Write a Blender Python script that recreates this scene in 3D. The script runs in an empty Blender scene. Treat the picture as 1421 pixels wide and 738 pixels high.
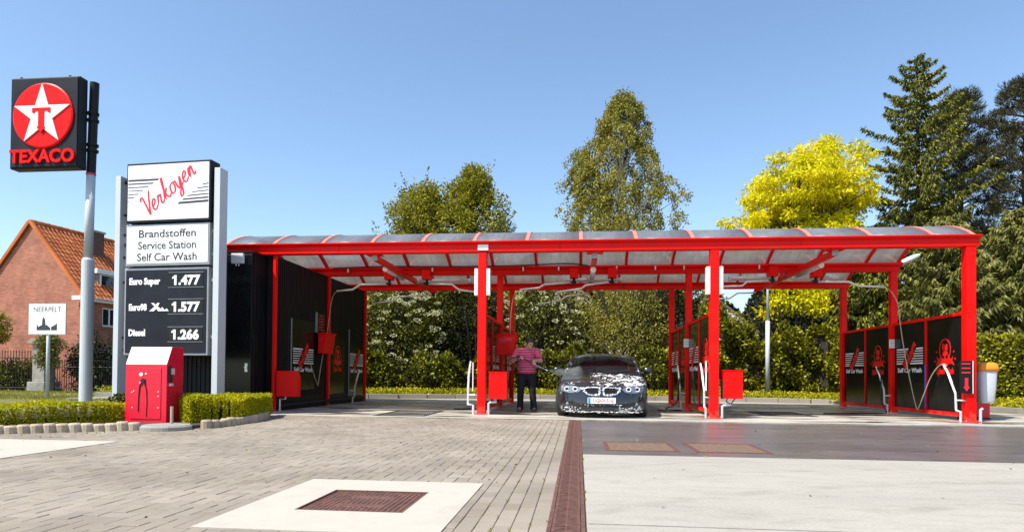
import bpy, bmesh, math, random
import numpy as np
from mathutils import Vector, Matrix
random.seed(7)
rng = np.random.default_rng(11)
S = bpy.context.scene
COL = S.collection
PI = math.pi

# ------------------------------------------------------------------ camera
cam = bpy.data.objects.new('camera', bpy.data.cameras.new('camera'))
COL.objects.link(cam)
S.camera = cam
cam.data.sensor_width = 36
cam.data.sensor_fit = 'HORIZONTAL'
cam.data.lens = 883.05 * 36 / 1421
cam.data.shift_y = 0.0970
cam.data.clip_end = 3000
cr = Vector((0.99456086, 0.1037975, 0.00864675))
cu = Vector((-0.00695615, -0.0166384, 0.99983737))
cw = Vector((-0.10392449, 0.99445927, 0.01582587))
cam.matrix_world = Matrix(((cr.x, cu.x, -cw.x, 2.01638), (cr.y, cu.y, -cw.y, -13.23128), (cr.z, cu.z, -cw.z, 0.83), (0, 0, 0, 1)))

# ------------------------------------------------------------------ light
SUN_DIR = Vector((0.50, 0.46, -1.0)).normalized()      # the way the light travels
toward = -SUN_DIR
elev = math.asin(toward.z)
azim = math.atan2(toward.x, toward.y)
world = bpy.data.worlds.new('World')
S.world = world
world.use_nodes = True
wn = world.node_tree
sky = wn.nodes.new('ShaderNodeTexSky')
sky.sky_type = 'NISHITA'
sky.sun_disc = False
sky.sun_elevation = elev
sky.sun_rotation = azim % (2 * PI)
sky.air_density = 1.0
sky.dust_density = .7
sky.ozone_density = 2.2
sky.altitude = 0
bg = wn.nodes['Background']
bg.inputs['Strength'].default_value = 0.15
tint = wn.nodes.new('ShaderNodeMix'); tint.data_type = 'RGBA'; tint.blend_type = 'MULTIPLY'
tint.inputs[0].default_value = 1.0; tint.inputs[7].default_value = (1.03, 1.06, 1.05, 1)
wn.links.new(sky.outputs[0], tint.inputs[6]); wn.links.new(tint.outputs[2], bg.inputs['Color'])
sun = bpy.data.objects.new('sun', bpy.data.lights.new('sun', 'SUN'))
COL.objects.link(sun)
sun.data.energy = 5.0
sun.data.angle = math.radians(0.5)
sun.data.color = (1.0, 0.95, 0.84)
sun.rotation_euler = SUN_DIR.to_track_quat('-Z', 'Y').to_euler()
sun.location = (-20, -20, 40)
S.view_settings.view_transform = 'Standard'
S.view_settings.look = 'None'
S.view_settings.gamma = 1
S.view_settings.exposure = 0.58

# ------------------------------------------------------------------ helpers
class MB:
    def __init__(s): s.v = []; s.f = []
    def add(s, vs, fs):
        b = len(s.v); s.v += [tuple(v) for v in vs]; s.f += [tuple(b + i for i in f) for f in fs]; return s
    def box(s, x0, x1, y0, y1, z0, z1, M=None):
        vs = [Vector((x, y, z)) for z in (z0, z1) for y in (y0, y1) for x in (x0, x1)]
        if M is not None: vs = [M @ v for v in vs]
        return s.add(vs, [(0, 2, 3, 1), (4, 5, 7, 6), (0, 1, 5, 4), (2, 6, 7, 3), (0, 4, 6, 2), (1, 3, 7, 5)])
    def tube(s, pts, r, n=8, flat=None, cap=True):
        pts = [Vector(p) for p in pts]
        rs = r if isinstance(r, (list, tuple)) else [r] * len(pts)
        vs = []; fs = []; up = None
        for i, p in enumerate(pts):
            d = (pts[min(i + 1, len(pts) - 1)] - pts[max(i - 1, 0)])
            if d.length < 1e-9: d = Vector((0, 0, 1))
            d.normalize()
            if up is None:
                up = Vector((0, 0, 1)) if abs(d.z) < .9 else Vector((1, 0, 0))
            a = d.cross(up)
            if a.length < 1e-6: a = d.orthogonal()
            a.normalize(); b = a.cross(d).normalized(); up = b
            for k in range(n):
                t = 2 * PI * k / n
                o = (a * math.cos(t) + b * math.sin(t)) * rs[i]
                if flat is not None:
                    nn, fr = flat; o = o - nn * (o.dot(nn) * (1 - fr))
                vs.append(p + o)
        m = len(pts)
        for i in range(m - 1):
            for k in range(n):
                k2 = (k + 1) % n
                fs.append((i * n + k, i * n + k2, (i + 1) * n + k2, (i + 1) * n + k))
        if cap:
            fs.append(tuple(range(n))[::-1]); fs.append(tuple((m - 1) * n + k for k in range(n)))
        return s.add(vs, fs)
    def cyl(s, p0, p1, r0, r1=None, n=12):
        return s.tube([p0, p1], [r0, r0 if r1 is None else r1], n)
    def poly(s, pts, O, U, V, d0, d1):
        O, U, V = Vector(O), Vector(U), Vector(V); N = U.cross(V).normalized(); n = len(pts)
        vs = [O + U * a + V * b + N * d1 for a, b in pts] + [O + U * a + V * b + N * d0 for a, b in pts]
        return s.add(vs, [tuple(range(n)), tuple(range(2 * n - 1, n - 1, -1))] + [(i, n + i, n + (i + 1) % n, (i + 1) % n) for i in range(n)])
    def ell(s, c, r, n=12, m=8, M=None):
        vs = []; fs = []
        for j in range(m + 1):
            t = PI * j / m
            for i in range(n):
                a = 2 * PI * i / n
                v = Vector((r[0] * math.sin(t) * math.cos(a), r[1] * math.sin(t) * math.sin(a), r[2] * math.cos(t)))
                if M is not None: v = M @ v
                vs.append(v + Vector(c))
        for j in range(m):
            for i in range(n):
                i2 = (i + 1) % n
                fs.append((j * n + i, (j + 1) * n + i, (j + 1) * n + i2, j * n + i2))
        return s.add(vs, fs)
    def text(s, txt, size, O, U, V, d0=0.0, d1=0.004, bold=0.0, shear=0.0, sx=1.0, align='CENTER', space=1.0):
        vs, fs = text_geo(txt, bold, shear, align, space)
        O, U, V = Vector(O), Vector(U), Vector(V); N = U.cross(V).normalized()
        return s.add([O + U * (v[0] * size * sx) + V * (v[1] * size) + N * (d0 + (d1 - d0) * (v[2] + 1) / 2) for v in vs], fs)
    def mesh(s, name, smooth=False):
        me = bpy.data.meshes.new(name); me.from_pydata(s.v, [], s.f); me.update()
        bm = bmesh.new(); bm.from_mesh(me)
        bmesh.ops.recalc_face_normals(bm, faces=bm.faces); bm.to_mesh(me); bm.free()
        if smooth: me.polygons.foreach_set('use_smooth', [True] * len(me.polygons))
        return me
    def build(s, name, m, parent=None, smooth=False, bevel=0, kind=None, label=None):
        me = s.mesh(name, smooth); me.materials.append(m)
        return link(name, me, parent, bevel, kind, label)

def link(name, me, parent=None, bevel=0, kind=None, label=None):
    o = bpy.data.objects.new(name, me); COL.objects.link(o)
    if parent is not None: o.parent = parent
    if bevel:
        b = o.modifiers.new('bevel', 'BEVEL'); b.width = bevel; b.segments = 2; b.limit_method = 'ANGLE'; b.angle_limit = 0.6
    if kind: o['kind'] = kind
    if label: o['label'] = label
    return o

_tc = {}
def text_geo(txt, bold, shear, align, space):
    k = (txt, bold, shear, align, space)
    if k in _tc: return _tc[k]
    c = bpy.data.curves.new('t', 'FONT'); c.body = txt; c.size = 1; c.extrude = 1.0; c.offset = bold; c.shear = shear
    c.align_x = align; c.resolution_u = 3; c.space_character = space
    o = bpy.data.objects.new('t', c); COL.objects.link(o)
    dg = bpy.context.evaluated_depsgraph_get(); me = o.evaluated_get(dg).to_mesh()
    r = ([tuple(v.co) for v in me.vertices], [tuple(p.vertices) for p in me.polygons])
    o.evaluated_get(dg).to_mesh_clear(); bpy.data.objects.remove(o); bpy.data.curves.remove(c)
    _tc[k] = r; return r

def thing(name, label, cat, loc=(0, 0, 0), rotz=0, group=None):
    o = bpy.data.objects.new(name, None); COL.objects.link(o)
    o.empty_display_size = .2; o.location = loc; o.rotation_euler = (0, 0, rotz)
    o['label'] = label; o['category'] = cat
    if group: o['group'] = group
    return o
def tag(o, label, cat, group=None):
    o['label'] = label; o['category'] = cat
    if group: o['group'] = group
    return o
def smooth_path(pts, n=6):
    P = [Vector(p) for p in pts]; P = [P[0] * 2 - P[1]] + P + [P[-1] * 2 - P[-2]]; out = []
    for i in range(1, len(P) - 2):
        for k in range(n):
            t = k / n; a, b, c, d = P[i - 1:i + 3]
            out.append(.5 * ((2 * b) + (c - a) * t + (2 * a - 5 * b + 4 * c - d) * t * t + (3 * b - a - 3 * c + d) * t ** 3))
    out.append(P[-2]); return out

# ------------------------------------------------------------------ materials
def newmat(name):
    m = bpy.data.materials.new(name); m.use_nodes = True
    nt = m.node_tree; return m, nt, nt.nodes['Principled BSDF']
def node(nt, t, **kw):
    n = nt.nodes.new(t)
    for k, v in kw.items(): setattr(n, k, v)
    return n
def noise(nt, scale, detail=4, rough=.55, coord='Object', stretch=None):
    tc = node(nt, 'ShaderNodeTexCoord'); n = node(nt, 'ShaderNodeTexNoise')
    n.inputs['Scale'].default_value = scale; n.inputs['Detail'].default_value = detail; n.inputs['Roughness'].default_value = rough
    if stretch:
        mp = node(nt, 'ShaderNodeMapping'); mp.inputs['Scale'].default_value = stretch
        nt.links.new(tc.outputs[coord], mp.inputs[0]); nt.links.new(mp.outputs[0], n.inputs['Vector'])
    else: nt.links.new(tc.outputs[coord], n.inputs['Vector'])
    return n
def ramp(nt, src, stops):
    r = node(nt, 'ShaderNodeValToRGB'); e = r.color_ramp.elements
    e[0].position = stops[0][0]; e[0].color = (*stops[0][1], 1); e[1].position = stops[-1][0]; e[1].color = (*stops[-1][1], 1)
    for p, c in stops[1:-1]:
        x = e.new(p); x.color = (*c, 1)
    nt.links.new(src, r.inputs[0]); return r
def mixc(nt, fac, a, b, mode='MIX'):
    m = node(nt, 'ShaderNodeMix', data_type='RGBA', blend_type=mode)
    for sock, v in ((m.inputs[0], fac), (m.inputs[6], a), (m.inputs[7], b)):
        if hasattr(v, 'is_output') or isinstance(v, bpy.types.NodeSocket): nt.links.new(v, sock)
        elif isinstance(v, (int, float)): sock.default_value = v
        else: sock.default_value = (*v, 1)
    return m.outputs[2]
def sc(c, k): return tuple(min(1, x * k) for x in c)
def pm(name, base, rough=.5, metal=0.0, var=.12, scale=3, bump=0.0, bscale=60, spec=.5, dirt=None, dscale=1.2, stretch=None):
    m, nt, p = newmat(name)
    n = noise(nt, scale, 5, .6, stretch=stretch)
    r = ramp(nt, n.outputs['Fac'], [(.3, sc(base, 1 - var)), (.7, sc(base, 1 + var))])
    c = r.outputs[0]
    if dirt:
        n2 = noise(nt, dscale, 6, .7)
        r2 = ramp(nt, n2.outputs['Fac'], [(.48, (0, 0, 0)), (.68, (1, 1, 1))])
        f = node(nt, 'ShaderNodeMath', operation='MULTIPLY'); f.inputs[1].default_value = dirt[1]
        nt.links.new(r2.outputs[0], f.inputs[0]); c = mixc(nt, f.outputs[0], c, dirt[0])
    nt.links.new(c, p.inputs['Base Color'])
    rr = node(nt, 'ShaderNodeMapRange'); rr.inputs[3].default_value = max(0, rough - .08); rr.inputs[4].default_value = min(1, rough + .1)
    nt.links.new(n.outputs['Fac'], rr.inputs[0]); nt.links.new(rr.outputs[0], p.inputs['Roughness'])
    p.inputs['Metallic'].default_value = metal; p.inputs['Specular IOR Level'].default_value = spec
    if bump:
        nb = noise(nt, bscale, 5, .6); b = node(nt, 'ShaderNodeBump'); b.inputs['Strength'].default_value = bump; b.inputs['Distance'].default_value = .02
        nt.links.new(nb.outputs['Fac'], b.inputs['Height']); nt.links.new(b.outputs[0], p.inputs['Normal'])
    return m
def islandmat(name, cols, rough=.8, bump=.3, bscale=80, speck=.25, spec=.3):
    # each separate piece gets its own tint
    m, nt, p = newmat(name)
    g = node(nt, 'ShaderNodeNewGeometry'); oi = node(nt, 'ShaderNodeObjectInfo')
    a = node(nt, 'ShaderNodeMath', operation='ADD'); nt.links.new(g.outputs['Random Per Island'], a.inputs[0]); nt.links.new(oi.outputs['Random'], a.inputs[1])
    fr = node(nt, 'ShaderNodeMath', operation='FRACT'); nt.links.new(a.outputs[0], fr.inputs[0])
    k = len(cols); r = ramp(nt, fr.outputs[0], [(i / (k - 1), c) for i, c in enumerate(cols)])
    tc = node(nt, 'ShaderNodeNewGeometry')
    n = node(nt, 'ShaderNodeTexNoise'); n.inputs['Scale'].default_value = bscale; n.inputs['Detail'].default_value = 5
    nt.links.new(tc.outputs['Position'], n.inputs['Vector'])
    r2 = ramp(nt, n.outputs['Fac'], [(.35, (1 - speck,) * 3), (.65, (1 + 0 * speck,) * 3)])
    c = mixc(nt, 1.0, r.outputs[0], r2.outputs[0], 'MULTIPLY')
    n3 = node(nt, 'ShaderNodeTexNoise'); n3.inputs['Scale'].default_value = .9; n3.inputs['Detail'].default_value = 6
    nt.links.new(tc.outputs['Position'], n3.inputs['Vector'])
    r3 = ramp(nt, n3.outputs['Fac'], [(.3, (.74, .73, .72)), (.62, (1, 1, 1))])
    c = mixc(nt, 1.0, c, r3.outputs[0], 'MULTIPLY')
    nt.links.new(c, p.inputs['Base Color']); p.inputs['Roughness'].default_value = rough; p.inputs['Specular IOR Level'].default_value = spec
    b = node(nt, 'ShaderNodeBump'); b.inputs['Strength'].default_value = bump; b.inputs['Distance'].default_value = .005
    nt.links.new(n.outputs['Fac'], b.inputs['Height']); nt.links.new(b.outputs[0], p.inputs['Normal'])
    return m
def leafmat(name, cols, trans=.35, rough=.45, spec=.4):
    m, nt, p = newmat(name)
    g = node(nt, 'ShaderNodeNewGeometry'); k = len(cols)
    r = ramp(nt, g.outputs['Random Per Island'], [(i / (k - 1), c) for i, c in enumerate(cols)])
    n = node(nt, 'ShaderNodeTexNoise'); n.inputs['Scale'].default_value = .8; n.inputs['Detail'].default_value = 3
    nt.links.new(g.outputs['Position'], n.inputs['Vector'])
    r2 = ramp(nt, n.outputs['Fac'], [(.35, (.72, .78, .8)), (.65, (1, 1, 1))])
    c = mixc(nt, 1.0, r.outputs[0], r2.outputs[0], 'MULTIPLY')
    nt.links.new(c, p.inputs['Base Color']); p.inputs['Roughness'].default_value = rough; p.inputs['Specular IOR Level'].default_value = spec
    tl = node(nt, 'ShaderNodeBsdfTranslucent'); nt.links.new(mixc(nt, 1.0, c, (1.0, 1.0, .55), 'MULTIPLY'), tl.inputs['Color'])
    mx = node(nt, 'ShaderNodeMixShader'); mx.inputs[0].default_value = trans
    nt.links.new(p.outputs[0], mx.inputs[1]); nt.links.new(tl.outputs[0], mx.inputs[2])
    nt.links.new(mx.outputs[0], nt.nodes['Material Output'].inputs['Surface'])
    return m

M = {}
M['red'] = pm('red_paint', (.84, .003, .0015), .42, spec=.18, var=.10, scale=2, bump=.02, bscale=30, dirt=((.42, .02, .015), .35), dscale=2.5)
def redsteel():
    m = M['red']; nt = m.node_tree; p = nt.nodes['Principled BSDF']
    src = p.inputs['Base Color'].links[0].from_socket
    g = node(nt, 'ShaderNodeNewGeometry'); sp = node(nt, 'ShaderNodeSeparateXYZ'); nt.links.new(g.outputs['Position'], sp.inputs[0])
    n = node(nt, 'ShaderNodeTexNoise'); n.inputs['Scale'].default_value = 9; n.inputs['Detail'].default_value = 7; n.inputs['Roughness'].default_value = .75; nt.links.new(g.outputs['Position'], n.inputs['Vector'])
    a = node(nt, 'ShaderNodeMath', operation='MULTIPLY_ADD'); a.inputs[1].default_value = .9; nt.links.new(n.outputs['Fac'], a.inputs[0]); nt.links.new(sp.outputs[2], a.inputs[2])
    r = ramp(nt, a.outputs[0], [(.40, (1, 1, 1)), (.62, (0, 0, 0))])          # splashed limescale and mud at the feet
    r2 = ramp(nt, n.outputs['Fac'], [(.66, (0, 0, 0)), (.74, (1, 1, 1))])      # chips and scuffs
    f = node(nt, 'ShaderNodeMath', operation='MULTIPLY'); f.inputs[1].default_value = .55; nt.links.new(r.outputs[0], f.inputs[0])
    f2 = node(nt, 'ShaderNodeMath', operation='MULTIPLY'); f2.inputs[1].default_value = .35; nt.links.new(r2.outputs[0], f2.inputs[0])
    c = mixc(nt, f.outputs[0], src, (.42, .16, .11)); c = mixc(nt, f2.outputs[0], c, (.30, .035, .02)); nt.links.new(c, p.inputs['Base Color'])
redsteel()
M['red_cab'] = pm('crimson_paint', (.72, .006, .035), .28, var=.08, scale=3, dirt=((.45, .02, .03), .3), dscale=3)
M['salmon'] = pm('salmon_glazing_bar', (.80, .20, .14), .4, var=.12, scale=4)  # paler salmon than the red ribs beneath
M['steel'] = pm('galvanised_steel', (.72, .73, .74), .35, .55, var=.12, scale=9)
M['pole_white'] = pm('pale_grey_paint', (.52, .55, .58), .4, var=.06, scale=2, dirt=((.42, .42, .40), .35), dscale=2)
M['boom'] = pm('bright_stainless_tube', (.80, .81, .82), .25, .15, var=.06, scale=9)
M['white'] = pm('white_acrylic', (.86, .86, .85), .3, var=.03, scale=2)
M['black'] = pm('black_paint', (.008, .008, .009), .45, spec=.25, var=.3, scale=3, dirt=((.02, .017, .016), .5), dscale=2)
M['blackpanel'] = pm('black_laminate', (.007, .007, .008), .2, spec=.28, var=.3, scale=2, dirt=((.016, .016, .016), .5), dscale=1.5)
M['signblue'] = pm('dark_slate_sign_face', (.014, .015, .022), .5, spec=.2, var=.25, scale=3)
M['frame'] = pm('grey_sign_frame', (.30, .31, .33), .4, .3, var=.1, scale=5)
M['darkmetal'] = pm('dark_metal', (.028, .028, .032), .55, .1, spec=.2, var=.2, scale=8)
M['rubber'] = pm('black_rubber', (.016, .016, .017), .6, var=.3, scale=10)
M['hose'] = pm('beige_hose', (.42, .34, .24), .45, var=.15, scale=14)
M['hose_dark'] = pm('dark_hose', (.03, .035, .035), .45, var=.2, scale=14)
M['rust'] = pm('rusted_iron', (.15, .068, .052), .75, .2, var=.35, scale=18, bump=.4, bscale=120, dirt=((.07, .04, .036), .8), dscale=6)
M['rustlight'] = pm('worn_rusty_grate', (.24, .155, .105), .7, .2, var=.3, scale=20, bump=.4, bscale=120)
M['void'] = pm('dark_pit', (.008, .007, .006), .9, var=.2, scale=5)
M['conc_white'] = pm('pale_concrete', (.44, .405, .35), .9, spec=.15, var=.07, scale=2.2, bump=.25, bscale=160, dirt=((.33, .30, .26), .6), dscale=2.2)
M['orange'] = pm('orange_plastic', (.85, .27, .015), .4, var=.08, scale=6)
M['bin_white'] = pm('grey_white_plastic', (.62, .64, .68), .4, var=.06, scale=6)
M['text_dark'] = pm('dark_lettering', (.035, .037, .045), .4, var=.1)
M['text_red'] = pm('red_lettering', (.78, .012, .04), .35, var=.05)
M['text_white'] = pm('white_lettering', (.85, .85, .85), .4, var=.02)
M['wash_red'] = pm('red_print', (.75, .008, .008), .4, var=.08)
M['bark'] = pm('bark', (.10, .078, .058), .9, var=.35, scale=7, bump=.8, bscale=30, stretch=(3, 3, .6))
M['birchbark'] = pm('birch_bark', (.46, .43, .38), .8, var=.3, scale=6, dirt=((.05, .045, .04), .9), dscale=5)
M['wood'] = pm('weathered_wood', (.40, .33, .24), .8, var=.2, scale=9, bump=.3)
M['soil'] = pm('bed_soil', (.065, .048, .034), .95, var=.4, scale=8, bump=.9, bscale=50)
M['stone'] = pm('weathered_stone', (.30, .28, .25), .9, var=.2, scale=4, bump=.5, bscale=60, dirt=((.14, .13, .11), .6), dscale=3)
M['tile'] = islandmat('orange_roof_tile', [(.62, .17, .05), (.74, .23, .07), (.52, .13, .045), (.80, .29, .10), (.42, .11, .05)], .75, .3, 40)
M['kerb'] = islandmat('kerb_concrete', [(.30, .28, .25), (.36, .34, .30), (.26, .24, .21)], .9, .4, 60)
M['edging'] = islandmat('edging_concrete', [(.52, .42, .30), (.58, .48, .36), (.46, .37, .27)], .9, .5, 60)
M['paver'] = islandmat('grey_paver', [(.30, .255, .205), (.33, .283, .23), (.275, .235, .19), (.35, .30, .245), (.31, .265, .215), (.285, .25, .215)], .92, .35, 130, .2, .15)
M['skin'] = pm('skin', (.58, .32, .23), .5, var=.08, scale=20)
M['hair'] = pm('dark_hair', (.05, .035, .028), .6, var=.3, scale=60, bump=.6, bscale=200)
M['jeans'] = pm('black_jeans', (.012, .013, .020), .85, var=.3, scale=20, bump=.3, bscale=200)
M['shoe'] = pm('brown_shoe', (.12, .07, .05), .6, var=.2, scale=20)

def mortarbrick(name, c1, c2, mortar, scale=1.0):
    m, nt, p = newmat(name)
    tc = node(nt, 'ShaderNodeTexCoord'); sp = node(nt, 'ShaderNodeSeparateXYZ'); nt.links.new(tc.outputs['Object'], sp.inputs[0])
    ad = node(nt, 'ShaderNodeMath', operation='ADD'); nt.links.new(sp.outputs[0], ad.inputs[0]); nt.links.new(sp.outputs[1], ad.inputs[1])
    cb = node(nt, 'ShaderNodeCombineXYZ'); nt.links.new(ad.outputs[0], cb.inputs[0]); nt.links.new(sp.outputs[2], cb.inputs[1])
    bt = node(nt, 'ShaderNodeTexBrick'); nt.links.new(cb.outputs[0], bt.inputs['Vector'])
    bt.inputs['Color1'].default_value = (*c1, 1); bt.inputs['Color2'].default_value = (*c2, 1); bt.inputs['Mortar'].default_value = (*mortar, 1)
    bt.inputs['Scale'].default_value = 1; bt.inputs['Brick Width'].default_value = .22; bt.inputs['Row Height'].default_value = .065; bt.inputs['Mortar Size'].default_value = .008; bt.inputs['Bias'].default_value = 0
    n = noise(nt, 1.3, 6, .7); r = ramp(nt, n.outputs['Fac'], [(.35, (.68, .66, .66)), (.65, (1.15, 1.1, 1.05))])
    nt.links.new(mixc(nt, 1.0, bt.outputs[0], r.outputs[0], 'MULTIPLY'), p.inputs['Base Color']); p.inputs['Roughness'].default_value = .9
    b = node(nt, 'ShaderNodeBump'); b.inputs['Strength'].default_value = .5; b.inputs['Distance'].default_value = .01; b.invert = True
    nt.links.new(bt.outputs['Fac'], b.inputs['Height']); nt.links.new(b.outputs[0], p.inputs['Normal'])
    return m
M['brick'] = mortarbrick('red_brickwork', (.34, .085, .05), (.46, .15, .085), (.36, .26, .20))

def polycarb():
    m, nt, p = newmat('twin_wall_polycarbonate')
    n = noise(nt, 2.2, 5, .6); st = noise(nt, 5, 4, .7, stretch=(3.5, .25, .25))
    c = mixc(nt, .5, ramp(nt, n.outputs['Fac'], [(.3, (.50, .49, .46)), (.7, (.74, .73, .70))]).outputs[0], ramp(nt, st.outputs['Fac'], [(.35, (.52, .50, .46)), (.65, (.80, .79, .76))]).outputs[0])
    p.inputs['Roughness'].default_value = .38; p.inputs['Specular IOR Level'].default_value = .6
    nt.links.new(mixc(nt, 1.0, c, (.62, .72, .92), 'MULTIPLY'), p.inputs['Base Color'])
    tl = node(nt, 'ShaderNodeBsdfTranslucent'); nt.links.new(mixc(nt, 1.0, c, (.74, .68, .62), 'MULTIPLY'), tl.inputs[0])
    tr = node(nt, 'ShaderNodeBsdfTransparent'); tr.inputs[0].default_value = (.75, .76, .76, 1)
    m1 = node(nt, 'ShaderNodeMixShader'); m1.inputs[0].default_value = .55; nt.links.new(p.outputs[0], m1.inputs[1]); nt.links.new(tl.outputs[0], m1.inputs[2])
    m2 = node(nt, 'ShaderNodeMixShader'); m2.inputs[0].default_value = .42; nt.links.new(m1.outputs[0], m2.inputs[1]); nt.links.new(tr.outputs[0], m2.inputs[2])
    nt.links.new(m2.outputs[0], nt.nodes['Material Output'].inputs['Surface']); return m
M['polycarb'] = polycarb()
def smoked():
    m, nt, p = newmat('smoked_acrylic')
    p.inputs['Base Color'].default_value = (.02, .02, .018, 1); p.inputs['Roughness'].default_value = .08
    tr = node(nt, 'ShaderNodeBsdfTransparent'); tr.inputs[0].default_value = (.45, .47, .36, 1)
    n = noise(nt, 3, 4); mr = node(nt, 'ShaderNodeMapRange'); mr.inputs[3].default_value = .25; mr.inputs[4].default_value = .6
    nt.links.new(n.outputs['Fac'], mr.inputs[0])
    m2 = node(nt, 'ShaderNodeMixShader'); nt.links.new(mr.outputs[0], m2.inputs[0]); nt.links.new(p.outputs[0], m2.inputs[1]); nt.links.new(tr.outputs[0], m2.inputs[2])
    nt.links.new(m2.outputs[0], nt.nodes['Material Output'].inputs['Surface']); return m
M['smoked'] = smoked()
def winglass(name, c=(.03, .035, .04), t=.35):
    m, nt, p = newmat(name)
    p.inputs['Base Color'].default_value = (*c, 1); p.inputs['Roughness'].default_value = .04; p.inputs['Specular IOR Level'].default_value = .8
    tr = node(nt, 'ShaderNodeBsdfTransparent'); tr.inputs[0].default_value = (.55, .6, .6, 1)
    m2 = node(nt, 'ShaderNodeMixShader'); m2.inputs[0].default_value = t; nt.links.new(p.outputs[0], m2.inputs[1]); nt.links.new(tr.outputs[0], m2.inputs[2])
    nt.links.new(m2.outputs[0], nt.nodes['Material Output'].inputs['Surface']); return m
M['glass'] = winglass('tinted_glass')
M['carglass'] = winglass('windscreen_glass', (.02, .022, .025), .5)

# ------------------------------------------------------------------ ground and paving
def ground_mat():
    m, nt, p = newmat('short_grass')
    n = noise(nt, .5, 7, .7); r = ramp(nt, n.outputs['Fac'], [(.3, (.12, .13, .03)), (.55, (.20, .19, .06)), (.75, (.30, .26, .11))])
    n2 = noise(nt, 25, 4, .7); r2 = ramp(nt, n2.outputs['Fac'], [(.3, (.6, .6, .6)), (.7, (1.2, 1.2, 1.1))])
    nt.links.new(mixc(nt, 1.0, r.outputs[0], r2.outputs[0], 'MULTIPLY'), p.inputs['Base Color']); p.inputs['Roughness'].default_value = .95
    b = node(nt, 'ShaderNodeBump'); b.inputs['Distance'].default_value = .05; nt.links.new(n2.outputs['Fac'], b.inputs['Height']); nt.links.new(b.outputs[0], p.inputs['Normal'])
    return m
M['lawn'] = ground_mat()
def sheet(name, pts, z, m, thick=.05, kind='structure'):
    mb = MB(); mb.poly([(a, b) for a, b in pts], (0, 0, z), (1, 0, 0), (0, 1, 0), -thick, 0)
    return mb.build(name, m, kind=kind)
mb = MB(); mb.add([(-900, -900, -.07), (900, -900, -.07), (900, 1200, -.07), (-900, 1200, -.07)], [(0, 1, 2, 3)])
mb.build('ground', M['lawn'], kind='structure')

def slabmat(name, base, dark, wet=False):
    m, nt, p = newmat(name)
    n = noise(nt, .7, 8, .7, stretch=(.6, 1.3, 1)); n2 = noise(nt, 45, 5, .7); n3 = noise(nt, 5.0, 7, .75, stretch=(.5, 1.8, 1))
    r = ramp(nt, n.outputs['Fac'], [(.30, dark), (.62, base)])
    r2 = ramp(nt, n2.outputs['Fac'], [(.35, (.86, .86, .86)), (.65, (1.04, 1.04, 1.04))])
    r3 = ramp(nt, n3.outputs['Fac'], [(.30, (.80, .79, .77)), (.50, (1, 1, 1))])
    c = mixc(nt, 1.0, mixc(nt, 1.0, r.outputs[0], r2.outputs[0], 'MULTIPLY'), r3.outputs[0], 'MULTIPLY')
    vo = node(nt, 'ShaderNodeTexVoronoi'); vo.inputs['Scale'].default_value = 1.7; tc = node(nt, 'ShaderNodeTexCoord'); nt.links.new(tc.outputs['Object'], vo.inputs['Vector'])
    rs = ramp(nt, vo.outputs['Distance'], [(.012, (.35, .26, .18)), (.03, (1, 1, 1))])
    c = mixc(nt, .7, c, mixc(nt, 1.0, c, rs.outputs[0], 'MULTIPLY'))
    # faint tyre tracks: broken curved bands
    wv = node(nt, 'ShaderNodeTexWave', wave_type='RINGS', rings_direction='Z'); wv.inputs['Scale'].default_value = .42; wv.inputs['Distortion'].default_value = 2.5; wv.inputs['Detail'].default_value = 2; wv.inputs['Detail Scale'].default_value = .6
    mp = node(nt, 'ShaderNodeMapping'); mp.inputs['Location'].default_value = (-6.5, 14.0, 0); nt.links.new(tc.outputs['Object'], mp.inputs[0]); nt.links.new(mp.outputs[0], wv.inputs['Vector'])
    rw = ramp(nt, wv.outputs['Fac'], [(.90, (1, 1, 1)), (.97, (.86, .85, .84)) if not wet else (.97, (.70, .70, .72))])
    n5 = noise(nt, 1.6, 5, .7); r5 = ramp(nt, n5.outputs['Fac'], [(.45, (0, 0, 0)), (.6, (1, 1, 1))])
    c = mixc(nt, r5.outputs[0], c, mixc(nt, 1.0, c, rw.outputs[0], 'MULTIPLY'))
    nt.links.new(c, p.inputs['Base Color'])
    b = node(nt, 'ShaderNodeBump'); b.inputs['Strength'].default_value = .25 if not wet else .08; b.inputs['Distance'].default_value = .006
    nt.links.new(n2.outputs['Fac'], b.inputs['Height']); nt.links.new(b.outputs[0], p.inputs['Normal'])
    if wet:
        r4 = ramp(nt, n3.outputs['Fac'], [(.35, (.26, .26, .26)), (.65, (.42, .42, .42))]); nt.links.new(r4.outputs[0], p.inputs['Roughness'])
        p.inputs['Specular IOR Level'].default_value = .55
    else: p.inputs['Roughness'].default_value = .85
    return m
M['slab'] = slabmat('drive_concrete', (.385, .355, .305), (.325, .30, .26))
M['wet'] = slabmat('wet_dark_concrete', (.155, .132, .128), (.098, .085, .085), True)
def bayfloor():
    m, nt, p = newmat('wash_bay_concrete')
    n = noise(nt, .9, 7, .65, stretch=(.55, 1.5, 1)); n2 = noise(nt, 40, 5, .7)
    r = ramp(nt, n.outputs['Fac'], [(.38, (.07, .055, .045)), (.45, (.26, .235, .20)), (.58, (.50, .47, .41))])
    r2 = ramp(nt, n2.outputs['Fac'], [(.35, (.8, .8, .8)), (.65, (1.05, 1.05, 1.05))])
    nt.links.new(mixc(nt, 1.0, r.outputs[0], r2.outputs[0], 'MULTIPLY'), p.inputs['Base Color'])
    r4 = ramp(nt, n.outputs['Fac'], [(.40, (.12, .12, .12)), (.52, (.65, .65, .65))]); nt.links.new(r4.outputs[0], p.inputs['Roughness'])
    return m
M['bayfloor'] = bayfloor()
M['asphalt'] = slabmat('beige_road_surface', (.40, .355, .29), (.30, .265, .21))

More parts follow.
